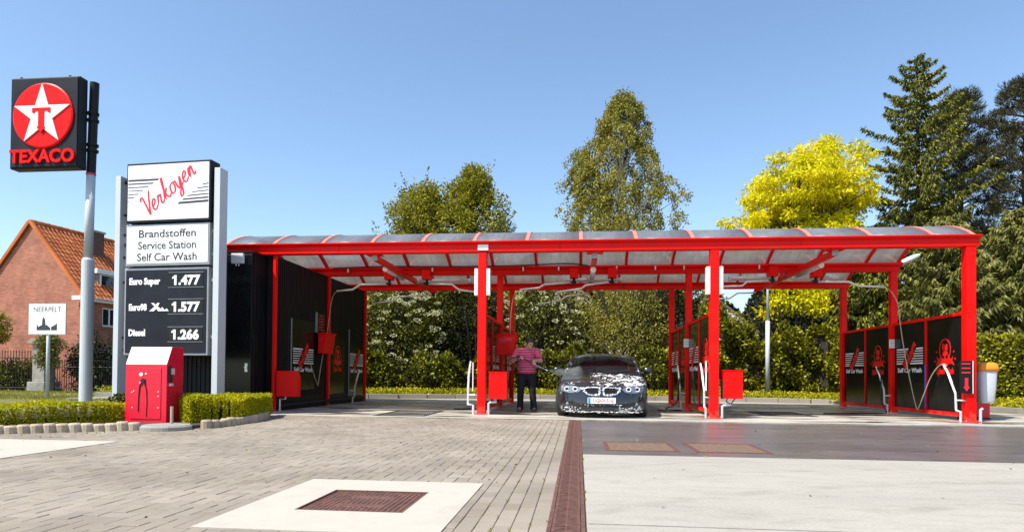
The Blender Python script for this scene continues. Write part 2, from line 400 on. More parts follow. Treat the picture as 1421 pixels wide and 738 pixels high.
paving = sheet('block_paving', [(-14, -14), (2.07, -14), (2.07, -1.2), (-4.6, -1.2), (-4.6, -2.5), (-14, -2.5)], -.012, pm('joint_sand', (.17, .14, .105), .95, var=.4, scale=20, dirt=((.06, .07, .02), .7), dscale=5), .04)
A, B_, J = .20, .10, .004
def brick_vf(x0, x1, y0, y1, z, ch=.0035, d=.03):
    o = [(x0, y0), (x1, y0), (x1, y1), (x0, y1)]; i = [(x0 + ch, y0 + ch), (x1 - ch, y0 + ch), (x1 - ch, y1 - ch), (x0 + ch, y1 - ch)]
    vs = [(a, b, z) for a, b in i] + [(a, b, z - ch * .8) for a, b in o] + [(a, b, z - d) for a, b in o]
    fs = [(0, 1, 2, 3)] + [(4 + k, 4 + (k + 1) % 4, (k + 1) % 4, k) for k in range(4)] + [(8 + k, 8 + (k + 1) % 4, 4 + (k + 1) % 4, 4 + k) for k in range(4)]
    return vs, fs
EDGE = [(-14, -9.2), (-9, -7.35), (-7.4, -6.45), (-6.4, -5.95), (-5.74, -5.61), (-5.22, -5.3), (-4.68, -4.92), (-4.2, -4.66), (-3.68, -4.46), (-3.5, -4.1), (-3.47, -3.56), (-3.54, -2.82), (-3.75, -1.97), (-4.25, -1.05), (-4.5, -.6)]
def edge_side(x, y):
    # True where the paving is (outside the planted bed)
    inside = False; poly = EDGE + [(-14, -.6)]
    n = len(poly); j = n - 1
    for i in range(n):
        xi, yi = poly[i]; xj, yj = poly[j]
        if (yi > y) != (yj > y) and x < (xj - xi) * (y - yi) / (yj - yi) + xi: inside = not inside
        j = i
    return not inside
bricks = []
def want(x0, x1, y0, y1):
    if not (edge_side(x0, y0) or edge_side(x1, y0) or edge_side(x0, y1) or edge_side(x1, y1)): return False
    if -.05 < x0 and x1 < 1.30 and -10.0 < y0 and y1 < -8.40: return False
    if x1 < -3.45 and y1 < -6.15: return False
    return -12.6 < y0 and y1 <= -1.2 and x1 > -9 and x1 - x0 > .03 and y1 - y0 > .03
nx, ny = int(10.6 / B_), int(11.4 / B_)
for i in range(-1, nx):
    for j in range(-1, ny + 2):
        x = 1.355 - (i + 1) * B_; y = -12.5 + j * B_
        k = (i + j) % 4
        if k == 3: x0, x1, y0, y1 = x, x + A, y, y + B_     # along x
        elif k == 0: x0, x1, y0, y1 = x, x + B_, y, y + A
        else: continue
        bricks.append([x0, min(x1, 1.355), y0, min(y1, -1.2)])
for r in range(5):
    for j in range(60):
        y0 = -12.5 + j * A + (r % 2) * .10; bricks.append([1.355 + r * B_, 1.355 + (r + 1) * B_, y0, min(y0 + A, -1.2)])
# cover check: the herringbone above leaves no doubles
seen = {}
ok = []
for b in bricks:
    if not want(*b) or b[1] > 1.86: continue
    ok.append(b)
def depth(b):
    cx, cy = (b[0] + b[1]) / 2, (b[2] + b[3]) / 2
    v = Vector((cx, cy, 0)) - Vector((2.016, -13.23, .83)); z = v.dot(cw)
    if z < .5: return 1e9
    sx = v.dot(cr) / z; sy = v.dot(cu) / z
    return z if abs(sx) < .82 and sy > -.43 else 1e6 + z
ok.sort(key=depth)
whole = [b for b in ok if abs((b[1] - b[0]) * (b[3] - b[2]) - A * B_) < 1e-5]
near = whole[:298]; ns = {id(b) for b in near}; far = [b for b in ok if id(b) not in ns]
vs, fs = brick_vf(-A / 2 + J / 2, A / 2 - J / 2, -B_ / 2 + J / 2, B_ / 2 - J / 2, 0)
bm_ = MB(); bm_.add(vs, fs); pav_me = bm_.mesh('paver'); pav_me.materials.append(M['paver'])
for b in near:
    o = link('paver', pav_me, paving); o.location = ((b[0] + b[1]) / 2, (b[2] + b[3]) / 2, random.uniform(-.0025, .0015))
    o.rotation_euler = (random.uniform(-.006, .006), random.uniform(-.006, .006), (PI / 2 if b[3] - b[2] > .15 else 0) + random.uniform(-.008, .008))
mb = MB()
for b in far:
    vs, fs = brick_vf(b[0] + J / 2, b[1] - J / 2, b[2] + J / 2, b[3] - J / 2, random.uniform(-.0025, .0015)); mb.add(vs, fs)
mb.build('pavers', M['paver'], paving, kind='stuff')

sheet('concrete_slab', [(2.07, -14), (16, -14), (16, -6.30), (2.07, -6.38)], -.002, M['slab'], .06)
q_ = MB()
for y in (-9.6,): q_.box(2.08, 15.9, y - .006, y + .006, -.0015, .0005)
q_.build('slab_joint', pm('joint_sealant', (.20, .18, .16), .9, var=.3, scale=9), kind='structure')
sheet('wet_concrete', [(2.07, -6.376), (13.2, -6.27), (13.2, -1.0), (2.07, -1.21)], -.006, M['wet'], .06)
sheet('wash_bay_floor', [(-4.6, -1.195), (2.07, -1.195), (13.0, -1.0), (12.6, 3.0), (11.5, 5.6), (9.9, 7.3), (-9, 7.3), (-9, 6.2), (-4.5, 6.2)], .012, M['bayfloor'], .08)
sheet('bay_threshold', [(-4.3, -1.19), (2.07, -1.19), (13.0, -.995), (13.0, -.80), (2.07, -1.0), (-4.3, -.98)], .016, M['conc_white'], .004)
sheet('service_road', [(-14, 5.2), (-9, 7.305), (9.9, 7.305), (13, 8.2), (9.8, 8.6), (7.1, 9.1), (4.4, 9.3), (1, 9.35), (-2, 8.95), (-5.1, 7.95), (-14, 6.9)], .002, M['asphalt'], .06)
sheet('side_slab', [(-14, -14), (-3.43, -14), (-3.43, -6.15), (-6.95, -6.15), (-9.3, -7.5), (-14, -9.4)], 0.006, M['conc_white'], .05)
sheet('footpath', [(-40, 10.2), (-12, 8.4), (-12, 9.9), (-40, 12.2)], -.05, M['conc_white'], .02)
# faded road marking on the slab, right edge of view
sheet('road_marking', [(6.05, -7.25), (7.6, -7.35), (7.6, -7.75), (6.25, -7.62)], .002, pm('worn_white_paint', (.70, .69, .66), .8, var=.1, scale=9, dirt=((.5, .47, .43), .6), dscale=8), .003)

# access cover in its concrete surround
t = thing('access_cover', 'rusted chequered iron cover set in a pale concrete square', 'manhole cover', (.64, -9.17, 0))
mb = MB(); mb.box(-.69, .66, -.83, -.335, -.05, .006); mb.box(-.69, .66, .335, .77, -.05, .006); mb.box(-.69, -.335, -.335, .335, -.05, .006); mb.box(.335, .66, -.335, .335, -.05, .006)
mb.build('surround', M['conc_white'], t)
mb = MB(); mb.box(-.335, .335, -.335, -.325, -.04, .008); mb.box(-.335, .335, .325, .335, -.04, .008); mb.box(-.335, -.325, -.325, .325, -.04, .008); mb.box(.325, .335, -.325, .325, -.04, .008)
mb.build('frame', M['rust'], t)
mb = MB(); mb.box(-.321, .321, -.321, .321, -.04, -.002)
pl = mb.build('cover_plate', M['rust'], t)
mb = MB(); n = 19
for i in range(n):
    for j in range(n):
        x = -.30 + .6 * i / (n - 1); y = -.30 + .6 * j / (n - 1)
        if (abs(x) < .16 and (.09 < abs(y) < .17)): continue
        a = .011; z0, z1 = -.0025, .005; q = .6
        mb.add([(x - a, y, z0), (x, y - a, z0), (x + a, y, z0), (x, y + a, z0), (x - a * q, y, z1), (x, y - a * q, z1), (x + a * q, y, z1), (x, y + a * q, z1)], [(4, 5, 6, 7), (0, 1, 5, 4), (1, 2, 6, 5), (2, 3, 7, 6), (3, 0, 4, 7)])
mb.build('raised_studs', M['rust'], pl, kind='stuff')

# long slot drain
dr = thing('slot_drain', 'long rusty slotted drain channel between paving and concrete', 'drain', (1.955, -1.22, 0))
mb = MB(); mb.box(-.105, -.082, -11.5, 0, -.06, .002); mb.box(.082, .105, -11.5, 0, -.06, .002); mb.box(-.082, .082, -11.5, 0, -.06, -.05)
mb.build('channel', M['rust'], dr)
mb = MB(); mb.box(-.079, -.062, 0.003, .497, -.02, .001); mb.box(.062, .079, .003, .497, -.02, .001)
mb.box(-.062, .062, .003, .018, -.02, 0); mb.box(-.062, .062, .482, .497, -.02, 0); mb.box(-.006, .006, .018, .482, -.02, 0)
for k in range(15):
    y = .035 + k * .0305
    mb.add([(-.062, y, 0), (-.006, y + .013, 0), (-.006, y + .03, 0), (-.062, y + .017, 0), (-.062, y, -.02), (-.006, y + .013, -.02)], [(0, 1, 2, 3), (0, 4, 5, 1)])
    mb.add([(.062, y, 0), (.006, y + .013, 0), (.006, y + .03, 0), (.062, y + .017, 0), (.062, y, -.02), (.006, y + .013, -.02)], [(0, 1, 2, 3), (0, 4, 5, 1)])
gme = mb.mesh('drain_grate'); gme.materials.append(M['rust'])
for k in range(23):
    o = link('drain_grate', gme, dr); o.location = (0, -.5 * (k + 1), random.uniform(-.002, .001)); o.rotation_euler[2] = random.uniform(-.004, .004)

def grate(name, label, x0, x1, y0, y1, z, m, group, nx=16, ny=14, w=.012, fm=None):
    g = thing(name, label, 'drain grate', ((x0 + x1) / 2, (y0 + y1) / 2, z), 0, group)
    a, b = (x1 - x0) / 2, (y1 - y0) / 2; e = .05
    q = MB(); q.box(-a, a, -b, -b + e, -.03, .004); q.box(-a, a, b - e, b, -.03, .004); q.box(-a, -a + e, -b + e, b - e, -.03, .004); q.box(a - e, a, -b + e, b - e, -.03, .004)
    q.build('frame', fm or m, g)
    q = MB(); q.box(-a + e, a - e, -b + e, b - e, -.03, -.022); q.build('pit', M['void'], g)
    q = MB()
    for i in range(nx):
        x = -a + e + (2 * a - 2 * e) * (i + .5) / nx; q.box(x - w / 2, x + w / 2, -b + e, b - e, -.02, .001)
    for j in range(ny):
        y = -b + e + (2 * b - 2 * e) * (j + .5) / ny; q.box(-a + e, a - e, y - w / 2, y + w / 2, -.02, .003)
    q.build('grid', m, g, kind='stuff')
    return g
grate('floor_grate', 'rusty square grate in the wet concrete, the one nearer the slot drain', 2.33, 3.16, -5.97, -5.0, -.004, M['rustlight'], 'rusty grates in the wet concrete strip', 22, 11, .014, M['rust'])
grate('floor_grate', 'rusty square grate in the wet concrete, the one farther from the slot drain', 3.33, 4.16, -5.97, -4.97, -.004, M['rustlight'], 'rusty grates in the wet concrete strip', 22, 11, .014, M['rust'])
grate('sump_grate', 'dark floor grate in the open left wash bay', -2.05, -1.0, -.95, 1.0, .014, M['darkmetal'], 'sump grates in the wash bay floors', 20, 8)
grate('sump_grate', 'dark floor grate in the empty right wash bay', 6.0, 7.1, .9, 2.7, .014, M['darkmetal'], 'sump grates in the wash bay floors', 20, 8)
grate('sump_grate', 'dark floor grate under the middle of the soapy car', 2.1, 3.0, .9, 2.5, .014, M['darkmetal'], 'sump grates in the wash bay floors', 20, 8)

# kerb behind the bays: one stone after another
def resample(pts, step):
    P = [Vector((a, b, 0)) for a, b in pts]; out = []; carry = 0
    for a, b in zip(P, P[1:]):
        L = (b - a).length; d = carry
        while d < L:
            out.append((a.lerp(b, d / L), (b - a).normalized())); d += step
        carry = d - L
    return out
KERB = [(-14, 6.4), (-9, 7.3), (-5.1, 8.0), (-2, 8.95), (1, 9.35), (4.4, 9.3), (7.1, 9.1), (9.6, 8.3), (11.2, 6.6), (12.3, 4.0), (13.0, 1.2), (13.5, -2), (13.8, -9)]
KS = [Vector((p.x, p.y)) for p in smooth_path([(a, b, 0) for a, b in KERB], 6)]
kt = thing('kerb', 'grey concrete kerb curving behind the wash bays', 'kerb')
q = MB(); q.box(-.496, .496, 0, .14, -.05, .16)
kme = q.mesh('kerb_stone'); kme.materials.append(M['kerb'])
for p, d in resample([(v.x, v.y) for v in KS], 1.0):
    o = link('kerb_stone', kme, kt, bevel=.015); o.location = (p.x + d.x * .5, p.y + d.y * .5, random.uniform(-.004, .004)); o.rotation_euler[2] = math.atan2(d.y, d.x)
# soil behind kerb
sheet('planting_soil', [(v.x - .0, v.y + .12) for v in KS[:42]] + [(v.x + .14, v.y) for v in KS[42:]] + [(40, -9), (40, 40), (-14, 40)], .10, M['soil'], .2)

# bed edging, scalloped blocks
et = thing('bed_edging', 'scalloped concrete edging blocks round the hedge bed', 'edging')
q = MB()
q.tube([(0, 0, -.04), (0, 0, .095), (0, 0, .115)], [.083, .083, .066], 12)
eme = q.mesh('edging_block'); eme.materials.append(M['edging'])
for p, d in resample(EDGE[2:], .142):
    if (p - Vector((-3.93, -4.5, 0))).length < .40: continue
    o = link('edging_block', eme, et); o.location = (p.x, p.y, random.uniform(-.008, .008)); o.scale = (1, .92, random.uniform(.92, 1.08)); o.rotation_euler[2] = math.atan2(d.y, d.x)
sheet('planting_bed', [(a - .03, b + .1) for a, b in EDGE[2:8]] + [(a - .09, b + .02) for a, b in EDGE[8:]] + [(-5.5, -.56), (-9, -.56), (-9, -3.4)], .05, M['soil'], .1)
st = thing('bollard_base', 'low round concrete base with a short steel stake, beside the red cabinet', 'base', (-3.95, -4.52, 0))
q = MB(); q.tube([(0, 0, -.02), (0, 0, .05), (0, 0, .075)], [.34, .34, .31], 28); q.build('disc', M['stone'], st)
q = MB(); q.tube([(0, 0, .07), (0, 0, .33)], .022, 10); q.build('stake', M['wood'], st, smooth=False).location = (.0, .12, 0)
# ------------------------------------------------------------------ canopy
POSTX = [-4.57, 0.0, 4.74, 9.57]; ROWY = [0.0, 3.0, 5.9]
cn = thing('wash_canopy', 'long red steel canopy with curved polycarbonate roof over the wash bays', 'canopy')
for j, y in enumerate(ROWY):
    for i, x in enumerate(POSTX):
        w = (.088, .076, .076)[j]
        if i == 0:
            q = MB(); q.box(x - .03, x + .035, y - .05, y + .05, .0, 3.409)
        else:
            q = MB(); q.box(x - w, x + w, y - w, y + w, .0, 3.409)
        ps_ = q.build('post', M['red'], cn, bevel=.008)
        if i:
            q = MB(); q.box(x - w - .05, x + w + .05, y - w - .05, y + w + .05, .0125, .026); q.build('base_plate', M['red'], ps_)
            q = MB()
            for a, b in ((-1, -1), (1, -1), (1, 1), (-1, 1)): q.cyl((x + a * (w + .028), y + b * (w + .028), .026), (x + a * (w + .028), y + b * (w + .028), .042), .011, n=6)
            q.build('bolts', M['steel'], ps_, kind='stuff')
            q = MB()
            for a in (-.05, .05):
                for b in (3.20, 3.34): q.cyl((x + a, y - w - .012, b), (x + a, y - w - .001, b), .012, n=6)
            q.build('bolts', M['red'], ps_, kind='stuff')
for j, y in enumerate(ROWY):
    if j == 0:
        q = MB(); q.box(-5.82, 9.72, -.10, .10, 3.41, 3.56); q.build('front_beam', M['red'], cn, bevel=.006)
        q = MB()
        prof = [(-.10, 3.562), (-.17, 3.605), (-.17, 3.625), (-.02, 3.625), (.12, 3.60), (.12, 3.562)]
    else:
        q = MB(); q.box(-5.82, 9.70, y - .08, y + .08, 3.41, 3.53); q.build('cross_rail', M['red'], cn, bevel=.006)
        q = MB()
        prof = [(-.09, 3.532), (-.15, 3.57), (-.15, 3.615), (.15, 3.615), (.15, 3.57), (.09, 3.532)] if j == 1 else [(-.09, 3.532), (-.12, 3.58), (-.12, 3.60), (.13, 3.60), (.13, 3.532)]
    x0, x1 = -5.84, 9.735; n = len(prof)
    vs = [(x0, y + a, b) for a, b in prof] + [(x1, y + a, b) for a, b in prof]
    q.add(vs, [tuple(range(n)), tuple(range(2 * n - 1, n - 1, -1))] + [(k, n + k, n + (k + 1) % n, (k + 1) % n) for k in range(n)])
    q.build('gutter', M['red'], cn)
q = MB(); q.box(-.095, .125, -.113, -.103, 3.44, 3.555); q.build('name_plate', M['white'], cn)
RIBX = [-5.72 + 1.105 * k for k in range(14)] + [9.66]
RIBX = [-5.70, -4.61, -3.51, -2.41, -1.30, -.19, .93, 2.05, 3.18, 4.32, 5.47, 6.61, 7.76, 8.92, 9.66]
def arc(y0, y1, rise, dz=0, n=12, z0=3.62):
    c = (y0 + y1) / 2; h = (y1 - y0) / 2; R = (h * h + rise * rise) / (2 * rise); a = math.asin(h / R)
    return [(c + (R + dz) * math.sin(-a + 2 * a * k / n), z0 + rise - R + (R + dz) * math.cos(-a + 2 * a * k / n)) for k in range(n + 1)]
def arcstrip(x0, x1, inner, outer):
    n = len(inner); vs = []
    for a, b in inner: vs += [(x0, a, b), (x1, a, b)]
    for a, b in outer: vs += [(x0, a, b), (x1, a, b)]
    o = 2 * n; fs = []
    for k in range(n - 1):
        fs += [(2 * k, 2 * k + 1, 2 * k + 3, 2 * k + 2), (o + 2 * k, o + 2 * k + 2, o + 2 * k + 3, o + 2 * k + 1), (2 * k, 2 * k + 2, o + 2 * k + 2, o + 2 * k), (2 * k + 1, o + 2 * k + 1, o + 2 * k + 3, 2 * k + 3)]
    fs += [(0, o, o + 1, 1), (2 * n - 2, 2 * n - 1, o + 2 * n - 1, o + 2 * n - 2)]
    q = MB(); q.add(vs, fs); return q
q = MB()
for x in (-3.1, 1.62, 6.4): q.box(x - .0035, x + .0035, -.1025, -.0985, 3.412, 3.558)
q.build('beam_seam', M['void'], cn, kind='stuff')
for y0, y1, rise in ((-.03, 3.0, .46), (3.0, 5.93, .45)):
    for x in RIBX:
        w = .028
        rb = arcstrip(x - w, x + w, arc(y0, y1, rise, -.055), arc(y0, y1, rise, -.004)).build('rib', M['red'], cn)
        arcstrip(x - .036, x + .036, arc(y0, y1, rise, .0105), arc(y0, y1, rise, .022)).build('glazing_bar', M['salmon'], rb)
    for a, b in zip(RIBX, RIBX[1:]):
        arcstrip(a + .012, b - .012, arc(y0, y1, rise, 0), arc(y0, y1, rise, .010)).build('roof_panel', M['polycarb'], cn, smooth=True)
# black cable and conduit clips along the middle gutter
q = MB(); q.tube(smooth_path([(-4.4, 2.83, 3.60), (-3, 2.82, 3.63), (-1.2, 2.83, 3.61), (.4, 2.82, 3.62), (1.7, 2.83, 3.66), (2.25, 2.83, 3.60)], 5), .018, 6); q.build('cable', M['rubber'], cn)
for x in (-4.0, -2.9, -1.75, -.6, .6, 1.5, 2.95, 3.9, 4.6, 5.5, 6.4):
    q = MB(); q.box(x - .016, x + .016, 2.835, 2.905, 3.49, 3.585); q.build('clip', M['steel'], cn)
for x in (-2.38, 2.34, 7.12):
    q = MB(); q.box(x - .055, x + .055, .10, 5.82, 3.29, 3.405); cb = q.build('bay_beam', M['red'], cn, bevel=.006)
    q = MB(); q.box(x - .17, x + .17, -.02, .26, 3.395, 3.409); q.build('mount_plate', M['red'], cb)
    q = MB(); q.box(x - .058, x + .058, .085, .10, 3.285, 3.395); q.build('end_cap', M['frame'], cb)
for x, s in ((0, 1), (4.74, 1)):
    for k, (a, b) in enumerate(((-.165, -.09), (.09, .165))):
        q = MB(); q.box(x + a, x + b, -.09, .07, 2.50, 3.06)
        o = q.build('bay_light_box', M['white'], None, bevel=.01)
        tag(o, ['white vertical light box on the left side of the front canopy post nearest the man', 'white vertical light box on the right side of the front canopy post nearest the man',
                'white vertical light box on the left side of the front post right of the car', 'white vertical light box on the right side of the front post right of the car'][(0 if x == 0 else 2) + k], 'light box', 'white light boxes on the front posts')

# tube lights
def tube_light(p0, p1, label):
    t = thing('tube_light', label, 'lamp', p0, 0, 'fluorescent tube lights under the canopy')
    d = Vector(p1) - Vector(p0); n = d.normalized()
    q = MB(); q.cyl((0, 0, 0), d, .055, n=14); q.build('diffuser', M['bin_white'], t, smooth=True)
    q = MB(); q.cyl(-n * .03, n * .015, .065, n=14); q.build('end_cap', M['steel'], t)
    q = MB(); q.cyl(d - n * .015, d + n * .03, .065, n=14); q.build('end_cap', M['steel'], t)
    q = MB()
    for f in (.2, .8): c = d * f; q.box(c.x - .02, c.x + .02, c.y - .02, c.y + .02, c.z + .04, c.z + .12)
    q.build('bracket', M['steel'], t)
tube_light((-2.51, 1.3, 3.30), (-2.51, 2.75, 3.30), 'tube light along the beam over the empty left bay')
tube_light((2.33, 1.1, 3.21), (2.33, 2.5, 3.21), 'tube light under the beam above the car, pointing at the camera')
tube_light((7.28, 1.3, 3.30), (7.28, 2.75, 3.30), 'tube light along the beam over the empty right bay')
tube_light((-2.30, 3.55, 3.35), (-.90, 3.55, 3.35), 'tube light lying crosswise over the empty left bay')
tube_light((1.66, 3.55, 3.35), (3.10, 3.55, 3.35), 'tube light lying crosswise above the car')
tube_light((5.86, 3.55, 3.36), (7.0, 3.55, 3.36), 'tube light lying crosswise over the empty right bay')

# swivel booms with hoses
def boom(label, pivot, pts, hose=None, box=True, beam_z=3.41, hm='hose', lance=None):
    if box:
        pivot = (pivot[0], pivot[1] - .30, pivot[2]); pts = [(a, b - .30, c) for a, b, c in pts]
        if hose: hose = [(a, b - .30 * max(0, 1 - k / 3), c) for k, (a, b, c) in enumerate(hose)]
    t = thing('swivel_boom', label, 'hose boom', pivot, 0, 'swivelling hose booms under the canopy')
    P = Vector(pivot); L = lambda p: Vector(p) - P
    if box:
        q = MB(); q.box(-.11, .11, -.13, .115, .10, .33); q.build('mounting_box', M['red'], t, bevel=.01)
        q = MB(); q.cyl((0, 0, -.02), (0, 0, .11), .035); q.ell((0, 0, 0), (.055, .055, .05)); q.box(-.09, -.02, -.03, .03, -.01, .035); q.build('swivel_joint', M['darkmetal'], t)
    else:
        q = MB(); q.cyl((0, 0, -.03), (0, 0, beam_z - P.z), .03); q.ell((0, 0, 0), (.055, .055, .06)); q.build('swivel_joint', M['darkmetal'], t)
    q = MB(); q.tube([L(p) for p in pts], .025, 8); q.build('boom_tube', M['boom'], t, smooth=True)
    if hose:
        q = MB(); q.tube(smooth_path([L(p) for p in hose], 8), .011, 6); q.build('hose', M[hm], t, smooth=True)
    return t
boom('boom over the empty left bay, its hose hanging beside the black wall', (-2.87, 3.1, 3.17), [(-2.87, 3.1, 3.17), (-3.64, 3.1, 3.16), (-3.85, 3.1, 3.03), (-4.27, 3.08, 2.99)],
     [(-4.27, 3.08, 2.99), (-4.40, 3.06, 2.88), (-4.46, 2.95, 2.6), (-4.47, 2.7, 2.0), (-4.47, 2.35, 1.2), (-4.46, 2.12, .60), (-4.45, 2.05, .56), (-4.46, 1.9, .75), (-4.46, 1.6, 1.1), (-4.47, 1.42, 1.28)])
boom('steel boom swung to the right from the left bay towards the front post', (-1.88, 3.1, 3.17), [(-1.88, 3.1, 3.17), (-1.23, 3.1, 3.15), (-1.04, 3.1, 3.01), (-.55, 3.1, 2.94)], [(-.55, 3.1, 2.94), (-.40, 3.08, 2.85), (-.33, 3, 2.3), (-.3, 2.9, 1.6), (-.3, 2.8, 1.0)], hm='hose_dark')
boom('rear steel boom slanting left over the empty left bay', (-2.36, 5.6, 3.24), [(-2.36, 5.6, 3.24), (-3.42, 5.6, 3.19), (-3.55, 5.6, 3.08), (-4.26, 5.6, 2.97)], None, False, 3.29)
boom('left steel boom above the man, its pink hose hanging in front of him', (1.89, 3.1, 3.18), [(1.89, 3.1, 3.19), (1.14, 3.1, 3.13), (1.01, 3.1, 3.05), (.53, 3.1, 3.0)],
     [(.53, 3.1, 3.0), (.38, 3.0, 2.86), (.33, 2.6, 2.3), (.34, 2.3, 1.5), (.32, 2.2, .8), (.22, 2.2, .42), (.1, 2.2, .25)])
boom('middle boom of the car bay, its hose running to the man', (2.84, 3.1, 3.18), [(2.84, 3.1, 3.19), (2.19, 3.1, 3.11), (2.06, 3.1, 3.02), (1.42, 3.1, 2.93)],
     [(1.42, 3.1, 2.93), (1.34, 2.9, 2.75), (1.2, 2.3, 2.1), (1.05, 1.75, 1.62), (.98, 1.62, 1.38), (.8, 1.55, 1.2), (.62, 1.32, 1.2), (.62, 1.14, 1.26), (.66, 1.14, 1.27)], hm='hose_dark')
boom('rear steel boom of the car bay with a dark hose hanging behind the man', (2.39, 5.6, 3.24), [(2.39, 5.6, 3.28), (1.66, 5.6, 3.18), (1.47, 5.6, 3.06), (.76, 5.6, 2.93)],
     [(.76, 5.6, 2.93), (.68, 5.6, 2.8), (.62, 5.6, 2.4), (.6, 5.6, 1.6), (.55, 5.6, .6)], False, 3.29, hm='hose_dark')
boom('steel boom swung to the left over the empty right bay', (6.70, 3.1, 3.19), [(6.70, 3.1, 3.19), (6.1, 3.1, 3.17), (5.99, 3.1, 3.07), (5.4, 3.1, 3.05)], [(5.4, 3.1, 3.05), (5.2, 3.08, 2.95), (5.0, 3.0, 2.5), (4.92, 2.95, 1.8), (4.9, 2.9, 1.2)])
boom('rear steel boom slanting left over the empty right bay', (7.1, 5.6, 3.24), [(7.1, 5.6, 3.26), (6.55, 5.6, 3.25), (6.33, 5.6, 3.10), (5.6, 5.6, 3.07)], [(5.6, 5.6, 3.07), (5.5, 5.6, 3.1), (5.65, 5.5, 3.3), (5.8, 5.5, 3.28)], False, 3.29)
boom('boom of the right bay with a long beige hose dipping to the floor', (7.71, 3.1, 3.16), [(7.71, 3.1, 3.16), (8.47, 3.1, 3.15), (8.69, 3.1, 3.05), (9.30, 3.1, 3.02)],
     [(9.30, 3.1, 3.02), (9.40, 2.9, 2.88), (9.40, 2.5, 2.55), (9.40, 2.3, 2.1), (9.38, 2.05, 1.4), (9.36, 1.7, .6), (9.35, 1.50, .22), (9.35, 1.42, .2), (9.36, 1.25, .45), (9.38, 1.0, .85), (9.42, .8, 1.08), (9.44, .62, 1.14), (9.44, .5, 1.1)])

# ------------------------------------------------------------------ prints used on walls and panels
BR = [[(0, .75), (.05, .9), (.15, .85), (.2, .5), (.25, 0), (.32, .2), (.5, .7), (.62, .95)],
      [(0, .2), (.15, .25), (.25, .38), (.18, .48), (.05, .35), (.03, .12), (.15, 0), (.34, .12)],
      [(0, .1), (.12, .45), (.14, .38), (.27, .42), (.2, .1), (.28, 0), (.4, .12)],
      [(0, .1), (.15, .5), (.24, .95), (.17, .85), (.08, 0)], [(.1, .2), (.3, .45), (.16, .25), (.32, 0), (.44, .1)],
      [(.2, .45), (.05, .35), (.03, .1), (.15, 0), (.3, .15), (.28, .4), (.2, .45), (.4, .4)],
      [(0, .45), (.05, .1), (.15, .02), (.3, .45), (.28, .1), (.2, -.32), (.05, -.35), (.1, -.15), (.42, .12)],
      [(0, .2), (.15, .25), (.25, .38), (.18, .48), (.05, .35), (.03, .12), (.15, 0), (.34, .12)],
      [(0, .1), (.1, .45), (.08, 0)], [(.08, .1), (.2, .42), (.28, .4), (.28, .1), (.34, 0), (.44, .1)]]
ADV = [.5, .36, .4, 0, .46, .4, .44, .36, 0, .44]
def script(mb, O, U, V, size, width=.075, depth=.004, rot=0.0, sx=1.0):
    # brush lettering Verkoyen, centred
    U, V = Vector(U), Vector(V); N = U.cross(V).normalized(); tot = sum(ADV); x = -tot / 2
    c, s_ = math.cos(rot), math.sin(rot)
    for st_, adv in zip(BR, ADV):
        pts = smooth_path([(a + x + .25 * b, b - .3, 0) for a, b in st_], 4); out = []; rs = []
        for k, p in enumerate(pts):
            px, py_ = p.x * sx, p.y; a, b = px * c - py_ * s_, px * s_ + py_ * c
            out.append(Vector(O) + U * a * size + V * b * size + N * depth * .5)
            d = (pts[min(k + 1, len(pts) - 1)] - pts[max(k - 1, 0)]); down = abs(d.y) / (d.length + 1e-6)
            rs.append(size * width * (.45 + .55 * down) * (1 if 0 < k < len(pts) - 1 else .5))
        mb.tube(out, rs, 6, flat=(N, depth / (size * width)))
        x += adv
def stripe_logo(parent, O, U, V, w, h, dep=.004):
    # white speed stripes either side of the slanting red brand script, wash name below
    n = 7; rows = []
    for k in range(n):
        q = MB(); rows.append(q)
        y = h * (.5 - k / (n - 1)) ; th = h * (.10 if k in (0, n - 1) else .055 + .008 * (k % 2))
        sl = lambda yy: yy * .45 / h * w * .5
        a0, a1 = -w * .5, -w * .16 + sl(y)
        b0, b1 = w * .14 + sl(y), w * .5
        q.poly([(a0, y - th / 2), (a1, y - th / 2), (a1 + th * .3, y + th / 2), (a0, y + th / 2)], O, U, V, 0, dep)
        q.poly([(b0, y - th / 2), (b1, y - th / 2), (b1, y + th / 2), (b0 + th * .3, y + th / 2)], O, U, V, 0, dep)
    q = MB()
    for r_ in rows: q.add(r_.v, r_.f)
    q.build('stripes', M['text_white'], parent, kind='stuff')
    q = MB(); script(q, O, U, V, h * .80, .075, dep, rot=math.radians(53), sx=.86); q.build('brand_script', M['wash_red'], parent)
    q = MB(); q.text('Self Car Wash', h * .45, Vector(O) - Vector(V) * h * 1.12, U, V, 0, dep, bold=.015, sx=.7 * w / (h * 2.0)); q.build('wash_name', M['text_white'], parent)
